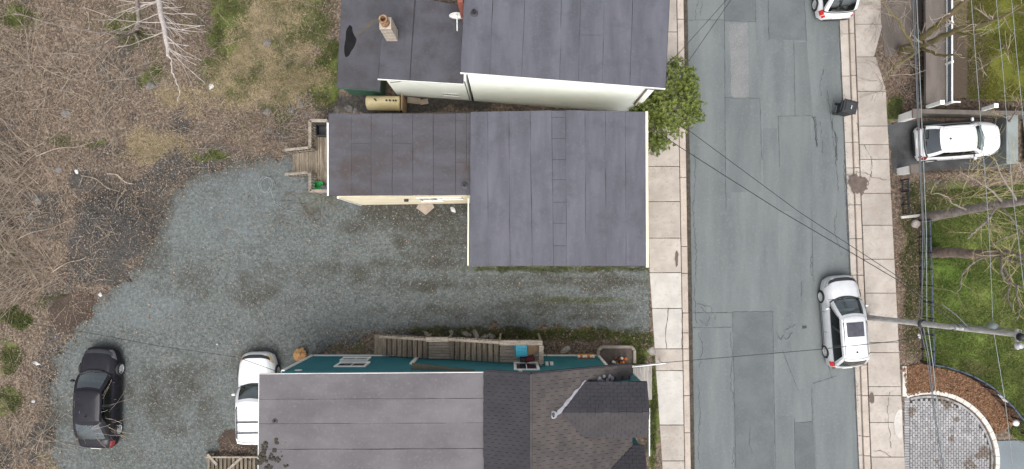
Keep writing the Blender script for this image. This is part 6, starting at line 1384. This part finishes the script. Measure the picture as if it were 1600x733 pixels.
# leafy street shrub
sb_ = thing('leafy_shrub','broad yellow green leafy shrub between the white house and the sidewalk','shrub')
r_ = random.Random(8); base = P(1012,168,0); stm = MB(); lv = []; lf = []; tn = []
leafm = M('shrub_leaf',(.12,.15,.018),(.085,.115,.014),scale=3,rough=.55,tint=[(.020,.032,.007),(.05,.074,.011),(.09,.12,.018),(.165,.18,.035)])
ctr = []
OUTL = [(1012,100),(1014,85),(1024,76),(1029,95),(1040,102),(1062,96),(1078,104),(1080,122),(1096,138),(1088,155),(1094,178),(1078,205),(1060,222),(1035,226),(1012,237),(1010,205),(985,175)]
subc = []
while len(subc) < 78:
    px, py = r_.uniform(990,1095), r_.uniform(78,236)
    if not inpoly(np.array([px]),np.array([py]),OUTL)[0]: continue
    q = math.hypot((px-1045)/52,(py-158)/80); subc.append((px,py,.6+2.3*max(0,1-q*q)**.5*r_.uniform(.55,1.05),r_.uniform(4.5,9)))
for (px,py,z,sg_) in subc:
    for k in range(r_.randint(16,30)): ctr.append(P(px+r_.gauss(0,sg_),py+r_.gauss(0,sg_),max(.3,z+r_.gauss(0,.22))))
r_.shuffle(ctr)
for c in ctr[:150]: 
    if c.z < .3: continue
    mid = base.lerp(c,.55)+rvec(r_)*.15; stm.tube([base+rvec(r_)*.1*Vector((1,1,0)).length,mid,c],[.03,.018,.008],4,False)
stm.build('stems',K['barkb'],sb_,fix=False)
for c in ctr:
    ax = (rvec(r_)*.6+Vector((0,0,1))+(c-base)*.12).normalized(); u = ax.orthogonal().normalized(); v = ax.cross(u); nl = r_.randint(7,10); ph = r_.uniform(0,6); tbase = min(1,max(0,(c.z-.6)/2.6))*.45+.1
    for k in range(nl):
        a = ph+2*math.pi*k/nl; d = (u*math.cos(a)+v*math.sin(a)+ax*r_.uniform(.1,.8)).normalized(); s_ = ax.cross(d).normalized(); L_ = r_.uniform(.08,.165); w_ = L_*.16; nrm = d.cross(s_)*.02
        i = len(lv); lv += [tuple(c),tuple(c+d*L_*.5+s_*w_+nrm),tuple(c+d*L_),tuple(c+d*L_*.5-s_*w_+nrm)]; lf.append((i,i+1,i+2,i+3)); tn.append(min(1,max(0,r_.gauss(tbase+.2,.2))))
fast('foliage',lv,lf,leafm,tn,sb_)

# ================================================================ GROUND LITTER (uncountable)
def scatter(n, box, wf):
    x0,y0,x1,y1 = box; out = []; cnt = 0
    while cnt < n:
        px = rng.uniform(x0,x1,n*2); py = rng.uniform(y0,y1,n*2); k = rng.random(n*2) < wf(px,py); a = np.stack([px[k],py[k]],1); out.append(a); cnt += len(a)
        if len(a) < n*.01: break
    a = np.concatenate(out)[:n]; return (a[:,0]-NX)/S, (NY-a[:,1])/S
def leaves(name,lab,n,box,wf,cols,size=(.03,.08),zo=.02,zf=gz,cat='leaves'):
    x,y = scatter(n,box,wf); m = len(x); z = (zf(x,y) if callable(zf) else np.full(m,zf))+zo+rng.random(m)*.04; a = rng.uniform(0,6.28,m); s = rng.uniform(*size,m); w_ = s*rng.uniform(.4,.8,m); t1 = rng.normal(0,.45,m); t2 = rng.normal(0,.45,m)
    ux,uy = np.cos(a),np.sin(a); V = np.zeros((m,4,3)); 
    for k,(p,q) in enumerate(((-1,0),(0,-1),(1,0),(0,1))):
        V[:,k,0] = x+ux*s*p-uy*w_*q; V[:,k,1] = y+uy*s*p+ux*w_*q; V[:,k,2] = z+np.abs(s*p*t1+w_*q*t2)
    F = np.arange(m*4).reshape(m,4); mt = M(name+'_mat',cols[0],cols[-1],scale=20,rough=.9,tint=cols)
    return tag(fast(name,V.reshape(-1,3),F,mt,rng.random(m)),lab,cat,kind='stuff')
def blades(name,lab,n,box,wf,cols,h=(.05,.14),w_=.012,zf=gz,zo=.02,lean=.7,cat='grass'):
    x,y = scatter(n,box,wf); m = len(x); z = (zf(x,y) if callable(zf) else np.full(m,zf))+zo; a = rng.uniform(0,6.28,m); hh = rng.uniform(*h,m); ln = rng.normal(lean,.3,m)*hh; b = rng.uniform(0,6.28,m)
    V = np.zeros((m,3,3)); ww = w_*rng.uniform(.6,1.4,m)
    V[:,0,0] = x+np.cos(a)*ww; V[:,0,1] = y+np.sin(a)*ww; V[:,0,2] = z; V[:,1,0] = x-np.cos(a)*ww; V[:,1,1] = y-np.sin(a)*ww; V[:,1,2] = z
    V[:,2,0] = x+np.cos(b)*ln; V[:,2,1] = y+np.sin(b)*ln; V[:,2,2] = z+hh
    mt = M(name+'_mat',cols[0],cols[-1],scale=3,rough=.8,tint=cols)
    return tag(fast(name,V.reshape(-1,3),np.arange(m*3).reshape(m,3),mt,np.clip(rng.random(m)*.7+fbm(x*.8,y*.8,3)*.6-.15,0,1)),lab,cat,kind='stuff')
def pebbles(name,lab,n,box,wf,cols,size=(.015,.05),zf=gz,zo=.03,tp=1.):
    x,y = scatter(n,box,wf); m = len(x); z = (zf(x,y) if callable(zf) else np.full(m,zf))+zo; s = rng.uniform(0,1,m)**2.5*(size[1]-size[0])+size[0]
    dirs = np.array([(1,0,0),(0,1,0),(-1,0,0),(0,-1,0),(0,0,.7)]); V = dirs[None]*s[:,None,None]*rng.uniform(.6,1.3,(m,5,1)); a = rng.uniform(0,6.28,m); c_,s_ = np.cos(a)[:,None],np.sin(a)[:,None]
    Vx = V[...,0]*c_-V[...,1]*s_+x[:,None]; Vy = V[...,0]*s_+V[...,1]*c_+y[:,None]; Vz = V[...,2]+z[:,None]
    F = (np.array([(0,1,4),(1,2,4),(2,3,4),(3,0,4)])[None]+np.arange(m)[:,None,None]*5).reshape(-1,3)
    mt = M(name+'_mat',cols[0],cols[-1],scale=20,rough=.9,tint=cols)
    return tag(fast(name,np.stack([Vx,Vy,Vz],-1).reshape(-1,3),F,mt,np.repeat(rng.random(m)**tp,4)),lab,'stones',kind='stuff')
def ngrav(px,py): return ~inpoly(px,py,GRAVEL)
def fb(px,py,s=.9,o=0.): return fbm((px-NX)/S*s+o,(NY-py)/S*s,4)
wildw = lambda px,py: (ngrav(px,py) & ~((px>520)&(py<145)) & ~((px>512)&(py>170)))*np.clip(fb(px,py)*2.2-.5,.08,1)
BR = [(.035,.026,.02),(.075,.052,.038),(.13,.09,.064),(.20,.145,.105),(.36,.28,.21)]
leaves('leaf_litter','brown fallen leaves covering the rough ground on the left',42000,(-20,-20,530,760),lambda px,py: wildw(px,py)*np.clip(1.1-ell(px,py,GRASSL)*.8-ell(px,py,SOIL)*.6,.05,1),BR,(.015,.048))
leaves('leaf_litter_verge','brown leaves on the verge beside the right sidewalk',5500,(1384,90,1480,580),lambda px,py: ((px > WR1(py)+1) & ~((py>186)&(py<272)) & ~((px>1438)&(py<180)) & ((px<1438)|(py<330)))*np.clip(fb(px,py,1.5)*2-.4,.05,1),[(.05,.036,.026),(.10,.07,.05),(.17,.115,.08),(.32,.23,.17)],(.018,.05))
leaves('mulch_chips','rust brown bark chips on the mulch bed',7000,(1405,565,1595,685),lambda px,py: inpoly(px,py,MULCH)*1.,[(.05,.025,.014),(.11,.05,.025),(.17,.085,.045),(.27,.16,.09)],(.02,.06),.06,cat='mulch')
leaves('bank_litter','brown leaves and scraps on the grassy bank by the stair',1500,(470,508,1020,572),lambda px,py: ((py > 512+np.abs(px-800)*.01)&(py<545))*np.clip(fb(px,py,2)*2-.6,.03,1),BR,(.025,.06))
leaves('gravel_leaves','dry leaves blown over the edges of the gravel lot',2600,(60,230,1010,740),lambda px,py: inpoly(px,py,GRAVEL)*np.clip(np.clip(fb(px,py,1.2,9)*3-1.2,.01,1)*.25+(~inpoly(px-16,py-8,GRAVEL)|~inpoly(px-8,py-16,GRAVEL))*(px<560)*.9,0,1),BR,(.02,.05),.05)
GRN = [(.032,.05,.010),(.06,.085,.018),(.10,.12,.035),(.20,.185,.09)]
blades('rough_grass','patchy spring grass on the rough ground at the upper left',42000,(-10,-10,530,760),lambda px,py: (ngrav(px,py) & ~((px>512)&(py>170)))*ell(px,py,GRASSL)*np.clip(fb(px,py,1.6)*3-1.0,0,1),GRN,(.04,.13),.012)
blades('straw_grass','flattened straw coloured dead grass among the green patches',44000,(180,-10,530,260),lambda px,py: (ngrav(px,py) & ~((px>512)&(py>170)))*ell(px,py,STRAW)*np.clip(fb(px,py,1.3,4)*3-.9,.02,1),[(.13,.10,.055),(.25,.195,.105),(.36,.29,.17),(.46,.38,.25)],(.04,.10),.010,lean=1.8)
blades('lawn_grass','bright green lawn grass on the right',90000,(1430,280,1610,695),lambda px,py: inpoly(px,py,LAWN)*np.clip(fb(px,py,1.2)*2.2-.3,.1,1),[(.045,.08,.011),(.075,.125,.018),(.12,.165,.034),(.24,.22,.10)],(.04,.11),.012,zo=.03)
blades('terrace_grass','olive mossy grass on the raised terrace',26000,(1490,-5,1605,163),lambda px,py: np.clip(fb(px,py,1.2)*2.6-.6,.0,1),[(.045,.05,.008),(.09,.095,.012),(.13,.13,.018),(.18,.17,.05)],(.03,.08),.012,zf=1.0,zo=.01)
blades('strip_grass','green grass strips beside the houses and the driveway',22000,(640,408,1045,760),lambda px,py: ell(px,py,[(880,420.5,140,4.5,.95),(905,469,80,4,.25),(880,522,150,10,.75),(985,530,35,16,.9),(995,548,15,24,.9),(700,519,80,7,.65),(1021,650,5,100,.8)])*((px<WL(py)-1)|(py<405))*np.clip(fb(px,py,2)*2.6-.5,0,1),GRN,(.04,.12),.012)
blades('verge_grass','thin green grass on the verges beside the right sidewalk',16000,(1384,95,1445,575),lambda px,py: ((px > WR1(py)+1) & ~((py>186)&(py<272)) & ~((px>1440)&(py<180)))*np.clip(ell(px,py,[(1395,172,14,22,.95),(1400,65,20,10,.7),(1430,310,18,30,.5),(1425,430,15,110,.55)]),0,1)*np.clip(fb(px,py,1.5,3)*2.6-.6,0,1),GRN,(.04,.12),.012)
pebbles('gravel_stones','loose pale and dark stones over the gravel lot',26000,(70,235,1016,745),lambda px,py: (inpoly(px,py,GRAVEL)+.55*(inpoly(px+14,py+6,GRAVEL)|inpoly(px+26,py+12,GRAVEL))*(px<520)).clip(0,1)*np.clip(fb(px,py,.8,6)*1.6-.2,.1,1),[(.045,.052,.053),(.075,.085,.087),(.11,.12,.122),(.13,.143,.145),(.24,.255,.26)],(.009,.024),tp=1.6)
pebbles('spoil_stones','dark and pale stones on the spoil heap',7000,(90,280,275,430),lambda px,py: np.clip(1.2-((px-178)/75)**2-((py-358)/62)**2,0,1),[(.018,.018,.018),(.025,.025,.026),(.035,.035,.036),(.06,.06,.062),(.32,.32,.32)],(.008,.032),tp=2.5)
pebbles('rough_stones','grey stones scattered in the rough ground',1800,(-10,100,540,740),lambda px,py: ngrav(px,py)*(((px-172)/90)**2+((py-358)/75)**2>1)*np.clip(ell(px,py,SOIL)+.05,0,1),[(.05,.05,.05),(.09,.09,.09),(.14,.14,.14),(.24,.24,.24)],(.012,.06),tp=1.5)
pebbles('gutter_grit','brown grit and dead bits gathered along the kerbs',2600,(1060,-10,1365,740),lambda px,py: np.clip(np.exp(-((px-RR(py)-1)/3.)**2)+.6*np.exp(-((px-WR0(py))/1.2)**2)+.35*np.exp(-((px-RL(py)-2)/2.)**2),0,1)*np.clip(fb(px,py,1.4)*3-1.1,.03,1),[(.05,.04,.03),(.09,.075,.06),(.15,.12,.10),(.25,.21,.18)],(.006,.022),zf=lambda x,y: np.where((NX+S*x)>KR(NY-S*y),.03,np.where((NX+S*x)>RR(NY-S*y)+1,-.09,ZS+.006)),zo=.004)
# fallen sticks
m = MB(); r_ = random.Random(77); x,y = scatter(1300,(-15,-15,525,750),lambda px,py: wildw(px,py)*np.clip(1.1-ell(px,py,GRASSL),.1,1))
for px_,py_ in zip(x,y):
    a = r_.uniform(0,6.28); L_ = r_.uniform(.25,1.5); z = float(gz(np.array(px_),np.array(py_)))+.05; d = Vector((math.cos(a),math.sin(a),0)); p = Vector((px_,py_,z)); k = Vector((-d.y,d.x,0))*r_.gauss(0,.12)*L_
    m.tube([p-d*L_/2,p+k+Vector((0,0,r_.uniform(.02,.12))),p+d*L_/2],[.008,.007,.004],3,False)
tag(m.build('fallen_sticks',K['twig'],None,fix=False),'thin fallen sticks strewn over the brown leaves on the left','sticks',kind='stuff')
for k,(a,b,w_,lab) in enumerate((((130,275),(190,300),.024,'long pale fallen branch above the spoil heap'),((60,245),(150,222),.026,'pale fallen branch in the brush at the upper left'),((20,380),(110,345),.024,'slanting pale fallen branch below the left edge stems'),((85,425),(150,395),.028,'broken pale stick left of the spoil heap'),((170,272),(212,288),.035,'short pale log above the spoil heap'))):
    p, q = P(*a,0), P(*b,0); p.z = q.z = .16; o = MB().tube(smooth([p,p.lerp(q,.35)+Vector((.05,.12,.04)),p.lerp(q,.7)+Vector((0,-.06,.05)),q]),np.linspace(w_,w_*.5,16),7).build('fallen_branch',K['twig'],None,True); tag(o,lab,'branch','pale fallen branches')
